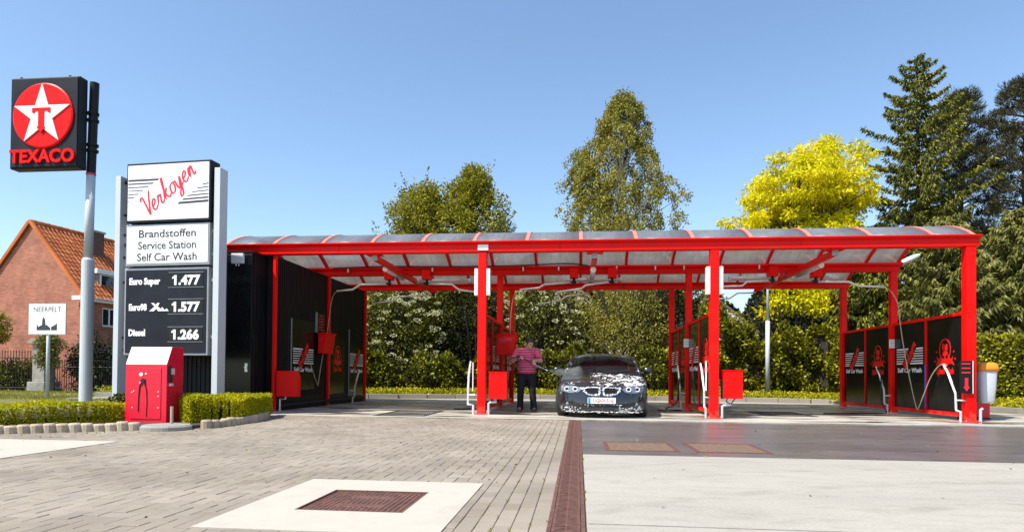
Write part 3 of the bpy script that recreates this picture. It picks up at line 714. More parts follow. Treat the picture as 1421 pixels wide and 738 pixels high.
def splash_logo(parent, O, U, V, h, dep=.004):
    # plain round splash emblem: a ring, drops and a crown of water, with its name below
    q = MB(); n = 28
    O = Vector(O); U = Vector(U); V = Vector(V); N = U.cross(V).normalized(); C0 = O + V * h * .22
    for k in range(n):
        t0, t1 = 2 * PI * k / n, 2 * PI * (k + 1) / n
        q.poly([(math.cos(t0) * h * .27, math.sin(t0) * h * .30), (math.cos(t1) * h * .27, math.sin(t1) * h * .30), (math.cos(t1) * h * .235, math.sin(t1) * h * .26), (math.cos(t0) * h * .235, math.sin(t0) * h * .26)][::-1], C0, U, V, 0, dep)
    blob = lambda cx, cy, r, kx=1, ky=1, m=12: q.poly([(cx + r * kx * math.cos(2 * PI * i / m) * (1 + .12 * math.sin(3 * i)), cy + r * ky * math.sin(2 * PI * i / m)) for i in range(m)], C0, U, V, 0, dep * 1.2)
    blob(-.07 * h, .08 * h, .07 * h, 1, 1.4); blob(.06 * h, .05 * h, .06 * h, 1, 1.7); blob(0, -.10 * h, .10 * h, 1.2, .8)
    cr_ = [(-.42, -.42), (-.34, -.30), (-.38, -.17), (-.27, -.26), (-.17, -.13), (-.10, -.30), (0, -.18), (.10, -.30), (.16, -.13), (.26, -.27), (.38, -.17), (.34, -.30), (.42, -.42), (.25, -.37), (0, -.45), (-.25, -.37)]
    q.poly([(a * h, b * h) for a, b in cr_], C0, U, V, 0, dep * 1.4)
    for cx, cy in ((-.40, -.05), (.40, -.06), (.46, -.25), (-.47, -.30)): blob(cx * h, cy * h, .028 * h)
    q.build('splash_emblem', M['wash_red'], parent)
    q = MB(); q.text('Splash Wash', h * .24, O - V * h * .42, U, V, 0, dep, bold=.03, sx=.66); q.build('emblem_name', M['wash_red'], parent)

# ------------------------------------------------------------------ partitions between bays
def partition(x, label, pm_, faces, front_gap=.11, hide=()):
    t = thing('bay_partition', label, 'partition', (x, 0, 0), 0, 'red framed partitions between the bays')
    yseg = [(.115, 1.47), (1.53, 2.905), (3.095, 4.42), (4.48, 5.805)]
    for a, b in ((.112, 2.908), (3.092, 5.808)):
        q = MB(); q.box(-.035, .035, a, b, 2.10, 2.16); q.build('top_rail', M['red'], t)
        q = MB(); q.box(-.035, .035, a, b, .09, .17); q.build('bottom_rail', M['red'], t)
    for y in (1.5, 4.45):
        q = MB(); q.box(-.032, .032, y - .027, y + .027, .171, 2.099); q.build('mullion', M['red'], t)
    for k, (a, b) in enumerate(yseg):
        q = MB(); q.box(-.010, .010, a + .003, b - .003, .172, 2.098); pn = q.build('panel', pm_, t)
        c = (a + b) / 2
        for s in faces:
            U = (0, s, 0); O = (s * .0105, c, 1.32); V = (0, 0, 1)
            if k % 2 == 0: splash_logo(pn, (s * .0105, c, 1.27), U, V, .78)
            else: stripe_logo(pn, (s * .0105, c, 1.35), U, V, 1.15, .33)
    return t
partition(0.0, 'red framed smoked partition just left of the man', M['smoked'], (1,))
partition(4.74, 'red framed smoked partition right of the car', M['smoked'], (-1,))
p3 = partition(9.57, 'red framed black partition at the right end of the canopy', M['blackpanel'], (-1,))
q = MB(); q.box(-.047, -.036, 1.485, 1.515, .2, 1.15); q.build('drain_strip', pm('blue_tape', (.05, .12, .55), .4), p3)
for x, y, lab in ((9.57, 3.0, 'small white notice on the middle red post at the right end'), (4.74, 3.0, 'small white notice on the middle red post right of the car')):
    t = thing('notice', lab, 'notice', (x, y - .092, 1.67), 0, 'small white notices on posts')
    q = MB(); q.box(-.13, .07, -.006, 0, -.10, .10); q.build('plate', M['white'], t)
    q = MB()
    for k in range(4): q.box(-.11, .05 - .03 * (k % 2), -.0075, -.0062, .055 - k * .04, .067 - k * .04)
    q.build('print', M['frame'], t)

# lance holders at the posts
def holder(label, x, y, s, group='bent white pipe lance holders'):
    t = thing('lance_holder', label, 'lance holder', (x, y, 0), 0, group)
    q = MB(); q.tube([(0, 0, .0), (0, 0, .205), (.0, .13, .215), (0, .15, .24), (0, .17, .55), (0, .33, .80)], .022, 8); q.build('pipe', M['pole_white'], t, smooth=False)
    q = MB(); q.tube([(0, .30, .76), (0, .42, .95), (0, .58, 1.12)], [.024, .022, .017], 8); q.build('holder_tube', M['white'], t)
    q = MB(); q.cyl((0, .16, .42), (s * .10, -.01, .42), .016); q.build('bracket', M['steel'], t)
    return t
holder('bent white lance holder at the foot of the right end front post', 9.40, -.03, 1)
h2 = holder('bent white lance holder at the foot of the right end middle post', 9.42, 2.96, 1)
q = MB(); q.tube([(0, 0, .01), (0, 0, .02)], [.22, .2], 16); q.build('base_plate', M['steel'], h2)
holder('bent white lance holder at the left foot of the front post right of the car', 4.58, -.03, 1)
holder('bent white lance holder at the middle post right of the car', 4.56, 2.96, 1)
t = holder('white lance holder standing left of the front post near the man', -.17, -.03, 1)
t.children[0].location.x = 0
for ch in t.children:
    for v in ch.data.vertices:
        y_ = v.co.y; v.co.x -= min(.13, max(0, y_)) * .95 - max(0, y_ - .3) * .12; v.co.y = y_ * .25 if y_ > 0 else y_
    if 'tube' in ch.name: ch.data.materials[0] = M['steel']
holder('dark lance holder by the rear end of the black wall', -4.40, 4.4, -1).scale = (1, 1, .85)
for x, lab in ((.15, 'short white pipe stub at the right foot of the front post near the man'), (4.90, 'short white pipe stub at the right foot of the front post right of the car'), (9.76, 'short white pipe stub at the right foot of the end front post')):
    q = MB(); q.tube([(0, 0, 0), (0, 0, .24), (.04, 0, .27)] + ([(.17, 0, .28)] if x < 9 else []), .026, 10)
    o = q.build('pipe_stub', M['pole_white']); o.location = (x, -.03, 0); tag(o, lab, 'pipe', 'white pipe stubs beside the posts')
    if x < 9:
        b = thing('red_cabinet_box', 'bright red metal box on a stub pipe right of the front post near the man' if x < 1 else 'bright red metal box on a stub pipe right of the front post by the car', 'box', (x + (.205 if x < 1 else .2), -.03, .33 if x < 1 else .40), 0, 'red boxes beside the front posts')
        q = MB(); q.box(-.19, .19, -.09, .10, .005, .56); q.build('casing', M['red'], b, bevel=.012)
        q = MB(); q.box(-.205, .205, -.097, .107, .561, .578); q.build('lid', M['red'], b)
        if x > 1: q = MB(); q.box(-.212, -.193, -.07, .08, .0, .38); q.build('hinge_plate', M['darkmetal'], b)
        q = MB(); q.tube([(-.1, 0, .005), (-.12, .0, -.06), (-.02, .03, -.10), (.06, .03, .004)], .012, 6); q.build('cable', M['rubber'], b)
b = thing('red_cabinet_box', 'darkened red metal box beside the front post of the black wall', 'box', (-4.30, .06, .33), 0, 'red boxes beside the front posts')
q = MB(); q.poly([(-.2, 0), (.27, 0), (.27, .42), (.22, .56), (-.2, .56)], (0, -.1, 0), (1, 0, 0), (0, 0, 1), -.2, 0); q.build('casing', M['red'], b, bevel=.01)
q = MB(); q.tube([(-.18, .05, -.32), (-.18, .05, -.06), (-.05, .05, -.05), (-.05, .05, 0)], .022, 8); q.build('pipe', M['steel'], b)
for (x, lab, z0) in ((9.49, 'dark instruction board with a red arrow on the end front post', .56), (4.60, 'narrow instruction board seen edge on at the front post right of the car', .56), (-.14, 'narrow instruction board seen edge on at the front post near the man', .5)):
    t = thing('instruction_board', lab, 'sign', (x, -.10, z0), 0, 'instruction boards on the front posts')
    q = MB()
    if x > 9: q.box(-.165, .07, -.03, -.014, 0, .63)
    else: q.box(-.040, -.025, -.03, .05, 0, .60)
    q.build('board', M['blackpanel'] if x > 9 else M['white'], t)
    if x > 9:
        q = MB(); q.box(.0705, .082, -.035, -.01, 0, .63); q.build('edge_strip', M['white'], t)
        q = MB(); q.poly([(-.07, .30), (-.01, .30), (-.01, .13), (.02, .13), (-.04, .04), (-.10, .13), (-.07, .13)][::-1], (0, -.031, 0), (1, 0, 0), (0, 0, 1), 0, .004)
        for k in range(3): q.box(-.13, .03, -.035, -.031, .56 - k * .085, .585 - k * .085)
        q.build('arrow_print', M['text_red'], t)

def floor_hose(label, pts):
    q = MB(); q.tube(smooth_path(pts, 8), .014, 6); o = q.build('floor_hose', M['rubber'], None, smooth=True); tag(o, label, 'hose', 'dark hoses lying on the bay floor')
floor_hose('dark hose lying on the floor at the foot of the right end middle post', [(7.6, 2.0, .027), (8.3, 2.15, .027), (9.0, 2.5, .027), (9.35, 2.85, .03), (9.3, 3.0, .3), (9.38, 3.2, .9), (9.42, 3.5, 1.1)])
floor_hose('dark hose looped on the floor beside the middle post right of the car', [(3.9, 2.3, .027), (4.3, 2.2, .027), (4.5, 2.6, .027), (4.2, 3.1, .027), (4.45, 3.0, .2), (4.55, 3.2, .8)])
floor_hose('dark hose lying on the floor left of the man by the partition', [(-.9, 1.6, .027), (-.5, 1.9, .027), (-.25, 2.4, .03), (-.2, 2.7, .3), (-.12, 2.9, .8)])
# coin terminals
def terminal(x, y, z, s, label, w=.30, d=.22, sl=.06, m='red'):
    t = thing('coin_terminal', label, 'terminal', (x, y, z), 0, 'red coin terminals')
    q = MB(); q.add([(0, -w / 2, 0), (s * d, -w / 2, 0), (s * d, w / 2, 0), (0, w / 2, 0), (0, -w / 2, .5), (s * (d + sl), -w / 2, .5), (s * (d + sl), w / 2, .5), (0, w / 2, .5)], [(0, 3, 2, 1), (4, 5, 6, 7), (0, 1, 5, 4), (1, 2, 6, 5), (2, 3, 7, 6), (3, 0, 4, 7)])
    q.build('casing', M[m], t, bevel=.012)
    q = MB(); q.box(*sorted((s * .01, s * (d + sl + .015))), -w / 2 - .015, w / 2 + .015, .501, .52); q.build('lid', M[m], t)
    q = MB(); q.box(*sorted((s * (d * .15), s * d * .95)), -w / 2 - .012, -w / 2 - .002, .34, .41); q.box(*sorted((s * (d * .15), s * d * .55)), -w / 2 - .012, -w / 2 - .002, .30, .34); q.build('slot_cover', M['red_cab'], t)
    return t
terminal(.06, 2.0, 1.31, 1, 'red coin terminal on the partition left of the man', .34, .40, .10)
terminal(-4.52, 2.5, 1.35, 1, 'red coin terminal on the black wall of the left bay', .6, .16, .07)

# bin and red panel at right end
t = thing('red_wash_cabinet', 'narrow red cabinet behind the litter bin at the right end', 'cabinet', (10.22, .95, 0))
q = MB(); q.box(-.26, .24, -.1, .12, .04, 1.02); q.build('casing', M['red_cab'], t, bevel=.01)
q = MB(); q.box(-.27, .25, -.11, .13, .0, .04); q.build('plinth', M['darkmetal'], t)
t = thing('litter_bin', 'pale litter bin with an orange lid at the right end post', 'bin', (10.13, .45, 0))
q = MB(); vs = []
rings = [(.36, .12, .11), (.40, .135, .125), (.7, .165, .15), (.98, .18, .16), (1.0, .18, .16)]
for z, a, b_ in rings:
    for k in range(16):
        an = 2 * PI * k / 16; c_, s_ = math.cos(an), math.sin(an)
        e = .55; vs.append((a * math.copysign(abs(c_) ** e, c_), b_ * math.copysign(abs(s_) ** e, s_), z))
n = 16; fs = [tuple(range(n))[::-1], tuple(range(64, 80))]
for j in range(4): fs += [(j * n + k, j * n + (k + 1) % n, (j + 1) * n + (k + 1) % n, (j + 1) * n + k) for k in range(n)]
q.add(vs, fs); q.build('bin_body', M['bin_white'], t, smooth=True)
q = MB(); vs = []
for z, f in ((1.001, 1.12), (1.06, 1.15), (1.09, 1.08), (1.15, .98), (1.175, .7)):
    for k in range(16):
        an = 2 * PI * k / 16; c_, s_ = math.cos(an), math.sin(an); e = .5
        vs.append((.18 * f * math.copysign(abs(c_) ** e, c_), .16 * f * math.copysign(abs(s_) ** e, s_), z))
q.add(vs, fs); q.build('bin_lid', M['orange'], t, smooth=True)
q = MB(); q.box(-.12, .12, .14, .46, .5, .54); q.box(-.12, .12, .14, .46, .85, .89); q.build('bracket', M['steel'], t)
# floodlight at the end of the middle gutter
t = thing('floodlight', 'pale oval lamp head on the right end of the middle gutter', 'lamp', (9.72, 3.1, 3.62))
q = MB(); q.tube([(0, 0, 0), (.12, .05, .04)], .03, 8); q.build('arm', M['darkmetal'], t)
q = MB(); q.ell((.36, .2, .14), (.30, .13, .07), 14, 8, Matrix.Rotation(-.45, 3, 'Y')); q.build('lamp_head', M['bin_white'], t, smooth=True)
# roof vent cap seen over the left end of the vault
t = thing('roof_vent', 'small rusty vent cap on the technical room roof', 'vent', (-6.2, 3.4, 3.405))
q = MB(); q.cyl((0, 0, 0), (0, 0, 1.05), .07); q.build('pipe', M['steel'], t)
q = MB(); q.tube([(0, 0, 1.05), (0, 0, 1.10), (0, 0, 1.14), (0, 0, 1.17)], [.18, .22, .19, .05], 14); q.build('cap', M['rust'], t)

# ------------------------------------------------------------------ black technical building + bay wall
t = thing('technical_building', 'black clad flat roofed plant room left of the wash bays', 'building')
X0, X1, Y0, Y1, Z1 = -7.6, -4.80, -.50, 6.3, 3.40
q = MB(); q.box(X0, X1, Y0, Y1, -.08, 3.36); q.build('wall', M['black'], t)
q = MB(); q.box(X0 - .03, X1 + .02, Y0 - .03, Y1 + .03, 3.361, Z1); q.build('roof_edge', M['black'], t)
def ribs(m, par, side, a0, a1, z0, z1, pos, step=.1, name='cladding_ribs'):
    q = MB(); x = a0
    while x < a1 - .03:
        if side == 'front': q.box(x, x + step * .55, pos - .018, pos - .002, z0, z1)
        elif side == 'right': q.box(pos + .002, pos + .018, x, x + step * .55, z0, z1)
        x += step
    q.build(name, m, par, kind='stuff')
ribs(M['black'], t, 'front', X0, X1 - .60, .06, 3.35, Y0, .1)
ribs(M['black'], t, 'right', Y0 + .02, -.12, .06, 3.35, X1, .1)
q = MB(); q.box(X1 - .58, X1 - .02, Y0 - .03, Y0 - .001, .10, 3.33); d_ = q.build('door', M['blackpanel'], t, bevel=.006)
q = MB(); q.cyl((X1 - .12, Y0 - .06, .95), (X1 - .12, Y0 - .031, .95), .03); q.box(X1 - .15, X1 - .09, Y0 - .036, Y0 - .031, .86, 1.04); q.build('handle', M['steel'], d_)
tb = thing('junction_box', 'small grey junction box high on the black plant room front', 'box', (-5.12, -.531, 3.13))
q = MB(); q.box(-.135, .135, -.07, 0, 0, .21); q.build('casing', M['bin_white'], tb, bevel=.012)
q = MB(); q.cyl((-.04, -.03, -.05), (-.04, -.03, 0), .012); q.cyl((.02, -.03, -.05), (.02, -.03, 0), .012); q.build('cable_glands', M['steel'], tb)
w = thing('bay_wall', 'tall black clad side wall of the left wash bay with printed boards', 'wall')
for a, b in ((-.12, -.052), (.052, 2.948), (3.052, 5.845)):
    if b - a < .1: continue
    nb = max(1, int(round((b - a) / .71))); ww = (b - a) / nb
    for k in range(nb):
        q = MB(); q.box(-4.778, -4.60, a + k * ww + .002, a + (k + 1) * ww - .002, -.05, 3.405); pn = q.build('wall_panel', M['black'], w)
        qq = MB(); y = a + k * ww + .03
        while y < a + (k + 1) * ww - .06: qq.box(-4.5995, -4.588, y, y + .05, .3, 3.38); y += .1
        qq.build('panel_ribs', M['black'], pn, kind='stuff')
q = MB(); q.tube([(-4.53, .2, .12), (-4.53, 2.85, .13), (-4.53, 3.2, .13), (-4.53, 5.7, .12)], .045, 10); q.build('floor_pipe', M['darkmetal'], w, smooth=True)
for y0, y1, z0, z1, kind in ((.84, 2.12, .45, 2.11, 's'), (3.0 + .12, 4.2, .3, 2.11, 'e'), (4.55, 5.78, .2, 2.12, 's')):
    q = MB(); q.box(-4.586, -4.570, y0, y1, z0, z1); pn = q.build('print_board', M['blackpanel'], w)
    q = MB(); q.box(-4.586, -4.560, y0 - .022, y0 - .002, z0, z1); q.build('edge_trim', M['frame'], pn)
    c = (y0 + y1) / 2
    if kind == 's': stripe_logo(pn, (-4.5695, c, 1.25), (0, 1, 0), (0, 0, 1), 1.12, .33)
    else: splash_logo(pn, (-4.5695, c, 1.22), (0, 1, 0), (0, 0, 1), .74)
t = thing('instruction_board', 'dark instruction board above the coin terminal on the black wall', 'sign', (-4.54, 2.5, 1.88))
q = MB(); q.box(-.045, .0, -.30, .22, 0, .50); q.build('board', M['blackpanel'], t)
q = MB(); q.box(-.045, .01, -.318, -.302, 0, .50); q.build('edge_strip', M['frame'], t)
q = MB()
for k in range(6): q.box(.0005, .003, -.22 + (k % 3) * .02, .16 - (k % 2) * .06, .06 + k * .07, .085 + k * .07)
q.build('print', M['red_cab'], t)

# ------------------------------------------------------------------ price sign
ps = thing('price_sign', 'tall fuel price sign with white brand box between two pale posts', 'sign', (-7.27, -1.45, 0), math.radians(-4.5))
# local x runs along the sign face
def pbox(n, x0, x1, y0, y1, z0, z1, m, par=ps, bev=0):
    q = MB(); q.box(x0, x1, y0, y1, z0, z1); return q.build(n, m, par, bevel=bev)
pbox('post', .09, .205, -.04, .20, 0, 4.73, M['pole_white'], bev=.006)
pbox('post', 2.28, 2.405, -.04, .20, 0, 4.79, M['pole_white'], bev=.006)
ub = pbox('brand_box', .39, 2.235, -.09, .20, 3.765, 4.94, M['signblue'], bev=.012)
pbox('face', .425, 2.205, -.098, -.091, 3.81, 4.895, M['white'], ub)
mbx = pbox('service_box', .365, 2.215, -.06, .14, 2.915, 3.735, M['frame'], bev=.01)
pbox('face', .40, 2.18, -.068, -.061, 2.965, 3.69, M['white'], mbx)
lb = pbox('price_box', .325, 2.185, -.03, .12, 1.165, 2.885, M['frame'], bev=.01)
pbox('face', .365, 2.145, -.038, -.031, 1.21, 2.84, M['signblue'], lb)
for z in (4.6, 3.95, 3.55, 3.1, 2.6, 1.5):
    pbox('bolt', 2.2, 2.28, .03, .09, z, z + .06, M['steel']); pbox('bolt', .125, .27, .06, .10, z, z + .04, M['darkmetal'])
for z in (4.87, 3.6, 1.5): pbox('crossbar', .13, 2.27, .08, .13, z - .25, z - .2, M['darkmetal'])
U, V = (1, 0, 0), (0, 0, 1)
q = MB(); script(q, (1.32, -.0985, 4.38), U, V, .435, .050, .006, rot=math.radians(38), sx=.93); q.build('brand_script', M['text_red'], ub)
q = MB()
for k in range(7):
    z = 4.60 - k * .068; th = [.036, .024, .018, .014, .016, .02, .024][k]; q.poly([(.345, z - th / 2), (.345 + .65 - k * .108, z - th / 2), (.345 + .65 - k * .108 + th, z + th / 2), (.345, z + th / 2)], (.09, -.0985, 0), U, V, 0, .003)
    z = 4.615 - .45 + k * .068 - .045; th = [.042, .028, .02, .016, .018, .02, .024][k]; x0 = 1.39 + k * .105
    if x0 < 2.02: q.poly([(x0, z - th / 2), (2.055, z - th / 2 + .02), (2.055, z + th / 2 + .02), (x0 + th, z + th / 2)], (.14, -.0985, 0), U, V, 0, .003)
q.build('speed_stripes', M['text_dark'], ub, kind='stuff')
q = MB()
for s_, z in (('Brandstoffen', 3.475), ('Service Station', 3.245), ('Self Car Wash', 3.015)): q.text(s_, .215, (1.29, -.0685, z), U, V, 0, .003, bold=.012, sx={'Brandstoffen': 1.16, 'Service Station': 1.0, 'Self Car Wash': 1.06}[s_])
q.build('service_lettering', M['text_dark'], mbx)
for s_, z in (('Euro Super', 2.56), ('Euro98', 2.05), ('Diesel', 1.55)):
    q = MB(); q.text(s_, .175, (.44, -.0385, z), U, V, 0, .005, bold=.045, sx=.86 if s_ != 'Euro98' else .78, align='LEFT'); q.build('fuel_name', M['text_white'], lb)
q = MB()
q.poly([(.86, 2.03), (.98, 2.12), (.90, 2.19), (.96, 2.19), (1.0, 2.15), (1.04, 2.19), (1.09, 2.19), (1.05, 2.12), (1.12, 2.07), (1.15, 2.11), (1.20, 2.05), (1.25, 2.08), (1.29, 2.03), (1.06, 2.03), (1.02, 2.08), (.96, 2.03)][::-1], (.04, -.0385, 0), U, V, 0, .005)
q.build('fuel_emblem', M['text_white'], lb)
for s_, z in (('1.477', 2.555), ('1.577', 2.035), ('1.266', 1.495)):
    pw = pbox('price_window', 1.33, 2.08, -.043, -.039, z - .06, z + .22, M['blackpanel'], lb)
    q = MB(); q.text(s_, .25, (1.705, -.0435, z - .01), U, V, 0, .006, bold=.045, sx=1.05, space=1.02); x1_ = min(v[0] for v in q.v) - 1.705; h1_ = max(v[2] for v in q.v) - z; q.poly([(x1_ + .012, h1_ - .001), (x1_ + .012, h1_ - .055), (x1_ - .045, h1_ - .075), (x1_ - .045, h1_ - .040)], (1.705, -.0435, z), U, V, 0, .0055); q.build('price_digits', M['text_white'], pw, kind='stuff')
    q = MB(); q.box(1.315, 2.09, -.046, -.0385, z + .222, z + .230); q.box(1.315, 2.09, -.046, -.0385, z - .07, z - .062); q.build('window_trim', M['frame'], pw)

# ------------------------------------------------------------------ oil company pole sign
tx = thing('pole_sign', 'black box sign with white star on red disc, high on a pale pole', 'sign', (-9.24, .3, 0))
q = MB(); q.tube([(0, 0, -.05), (0, 0, 3.28), (0, 0, 3.40), (0, 0, 3.44)], [.134, .130, .128, .100], 24); q.build('lower_pole', M['pole_white'], tx, smooth=False)
q = MB(); q.tube([(0, 0, 3.44), (.03, 0, 5.36)], .094, 24); q.build('middle_pole', M['pole_white'], tx, smooth=True)
q = MB(); q.tube([(.03, 0, 5.365), (.03, 0, 5.40)], .104, 24); q.build('red_band', M['red_cab'], tx)
q = MB(); q.tube([(.03, 0, 5.40), (.08, 0, 7.50)], .096, 24); q.build('upper_pole', M['black'], tx, smooth=False)
for z in (6.62, 6.78, 5.92, 6.05):
    q = MB(); q.tube([(.05, 0, z - .025), (.05, 0, z + .025)], .125, 20); q.box(-.10, .0, -.134, -.07, z - .03, z + .03); q.box(.14, .19, -.03, .03, z - .02, z + .02); q.build('clamp', M['black'], tx)
q = MB(); q.box(-1.66, .03, -.38, -.135, 5.42, 7.50); sb = q.build('sign_box', M['black'], tx, bevel=.02)
q = MB(); q.box(-1.635, .005, -.405, -.381, 5.45, 7.47); q.build('sign_face', M['signblue'], sb, bevel=.03)
q = MB(); DC = (-.815, 6.60); R0 = .74
for (z0, r0, z1, r1) in ((-.386, R0, -.42, R0), (-.42, R0, -.44, R0 - .035)):
    pass
n = 48; vs = []
for y, r in ((-.406, R0), (-.435, R0), (-.45, R0 - .03)):
    vs += [(DC[0] + r * math.cos(2 * PI * k / n), y, DC[1] + r * math.sin(2 * PI * k / n)) for k in range(n)]
fs = [tuple(range(2 * n, 3 * n))]
for j in range(2): fs += [(j * n + k, j * n + (k + 1) % n, (j + 1) * n + (k + 1) % n, (j + 1) * n + k) for k in range(n)]
q.add(vs, fs); q.build('red_disc', M['red'], sb)
star = []
for k in range(10):
    r = .715 if k % 2 == 0 else .715 * .382; a = PI / 2 + k * PI / 5; star.append((DC[0] + r * math.cos(a), DC[1] + r * math.sin(a)))
q = MB(); q.poly(star, (0, -.45, 0), U, V, .0, .022); q.build('white_star', M['white'], sb)
T = [(-.22, .16), (.22, .16), (.22, .05), (.17, .05), (.15, .09), (.07, .09), (.07, -.24), (.10, -.29), (.0, -.40), (-.10, -.29), (-.07, -.24), (-.07, .09), (-.15, .09), (-.17, .05), (-.22, .05)][::-1]
q = MB(); q.poly([(a + DC[0], b + DC[1]) for a, b in T], (0, -.472, 0), U, V, .0005, .014); q.build('red_letter', M['red'], sb)
q = MB(); q.text('TEXACO', .405, (-.815, -.406, 5.545), U, V, 0, .045, bold=.032, sx=.98, space=1.0); q.build('name_lettering', M['red'], sb, bevel=0)
q = MB(); q.tube([(-.8, -.25, 7.5), (-.8, -.25, 7.56)], [.05, .015], 8); q.tube([(-1.45, -.33, 7.5), (-1.45, -.33, 7.53)], .03, 8); q.tube([(-.25, -.33, 7.5), (-.25, -.33, 7.53)], .03, 8); q.build('lifting_lug', M['black'], sb)

# ------------------------------------------------------------------ red service cabinet
kc = thing('service_cabinet', 'crimson red service cabinet with a sloping white top before the price sign', 'cabinet', (-5.07, -3.9, 0))
prof = [(0, .02), (0, .95), (.13, 1.235), (.42, 1.235), (.42, .02)]
q = MB(); vs = [(0, a, b) for a, b in prof] + [(.69, a, b) for a, b in prof]; n = 5
q.add(vs, [tuple(range(n)), tuple(range(2 * n - 1, n - 1, -1))] + [(k, n + k, n + (k + 1) % n, (k + 1) % n) for k in range(n)]); q.build('casing', M['red_cab'], kc, bevel=.006)
q = MB(); d = Vector((0, .13, .285)).normalized(); nrm = Vector((0, -d.z, d.y))
q.add([Vector((x, 0, .95)) + d * s + nrm * h for h in (.001, .006) for x, s in ((.004, .004), (.686, .004), (.686, .307), (.004, .307))], [(0, 1, 2, 3), (4, 7, 6, 5), (0, 4, 5, 1), (1, 5, 6, 2), (2, 6, 7, 3), (3, 7, 4, 0)]); q.build('sloping_top', M['white'], kc)
q = MB(); q.box(.09, .60, -.010, -.001, .10, .90); dd = q.build('door', M['red_cab'], kc, bevel=.004)
q = MB(); q.cyl((.31, -.03, .70), (.31, -.0105, .70), .035); q.build('handle', M['darkmetal'], dd)
q = MB(); q.cyl((.27, -.018, .80), (.27, -.0105, .80), .03); q.cyl((.35, -.016, .81), (.35, -.0105, .81), .014)
for x, z in ((.12, .52), (.15, .54), (.56, .53), (.56, .46), (.13, .28), (.56, .28), (.25, .67)): q.cyl((x, -.016, z), (x, -.0105, z), .009, n=8)
q.build('rivets', M['white'], dd)
q = MB(); q.tube([(.30, -.02, .68), (.25, -.018, .62), (.235, -.015, .45), (.23, -.015, .22)], .009, 6); q.tube([(.33, -.02, .68), (.365, -.018, .55), (.375, -.015, .35), (.365, -.014, .14)], .006, 6); q.build('hanging_cord', M['rubber'], dd)
q = MB(); q.box(.691, .72, .03, .10, .68, .93); q.build('side_slot', M['darkmetal'], kc)
q = MB(); q.box(.721, .735, .06, .13, .80, .90); q.box(.691, .73, .05, .11, .62, .66); q.build('side_catch', M['steel'], kc)
q = MB(); q.box(-.01, .70, -.02, .44, -.02, .02); q.build('plinth', M['stone'], kc)

# ------------------------------------------------------------------ town sign
ts = thing('town_sign', 'white town sign with a dark church skyline on a grey post', 'sign', (-15.45, 6.1, 0))
q = MB(); q.cyl((0, .02, -.1), (0, .02, 3.0), .055, n=14); q.build('post', M['pole_white'], ts, smooth=True)
q = MB(); q.box(-.66, .66, -.05, -.03, 2.06, 3.06); pl = q.build('plate', M['white'], ts, bevel=.008)
q = MB(); q.box(-.68, .68, -.045, -.026, 2.04, 2.058); q.box(-.68, .68, -.045, -.026, 3.062, 3.08); q.box(-.68, -.662, -.045, -.026, 2.06, 3.06); q.box(.662, .68, -.045, -.026, 2.06, 3.06); q.build('rim', M['frame'], pl)
q = MB(); q.text('NEERPELT', .235, (0, -.0505, 2.80), U, V, 0, .003, bold=.0, sx=.95, space=1.0)
sk = [(-.37, 2.19), (.12, 2.19), (.12, 2.27), (.04, 2.33), (-.02, 2.38), (-.05, 2.34), (-.07, 2.54), (-.12, 2.64), (-.17, 2.54), (-.18, 2.36), (-.25, 2.34), (-.31, 2.30), (-.37, 2.42)][::-1]
q.poly(sk[::-1], (0, -.0505, 0), U, V, 0, .003); q.poly([(.15, 2.19), (.36, 2.19), (.36, 2.42), (.28, 2.36), (.15, 2.30)], (0, -.0505, 0), U, V, 0, .003); q.build('skyline_print', M['text_dark'], pl)

# street lamp behind the bays
sl = thing('street_lamp', 'slim pale street lamp standing before the ivy hedge', 'street lamp', (8.70, 10.2, .1))
q = MB(); q.cyl((0, 0, 0), (0, 0, .28), .09); q.build('base', M['darkmetal'], sl)
q = MB(); q.tube([(0, 0, .28), (0, 0, 2.75)], .075, 14); q.build('lower_pole', M['pole_white'], sl, smooth=True)
q = MB(); q.tube([(0, 0, 2.75), (0, 0, 5.2)], .045, 14); q.build('upper_pole', M['pole_white'], sl, smooth=True)
q = MB(); q.tube([(0, 0, 5.2), (0, 0, 5.25), (0, 0, 5.55), (0, 0, 5.65)], [.06, .16, .2, .02], 16); q.build('lamp_head', M['bin_white'], sl, smooth=False)
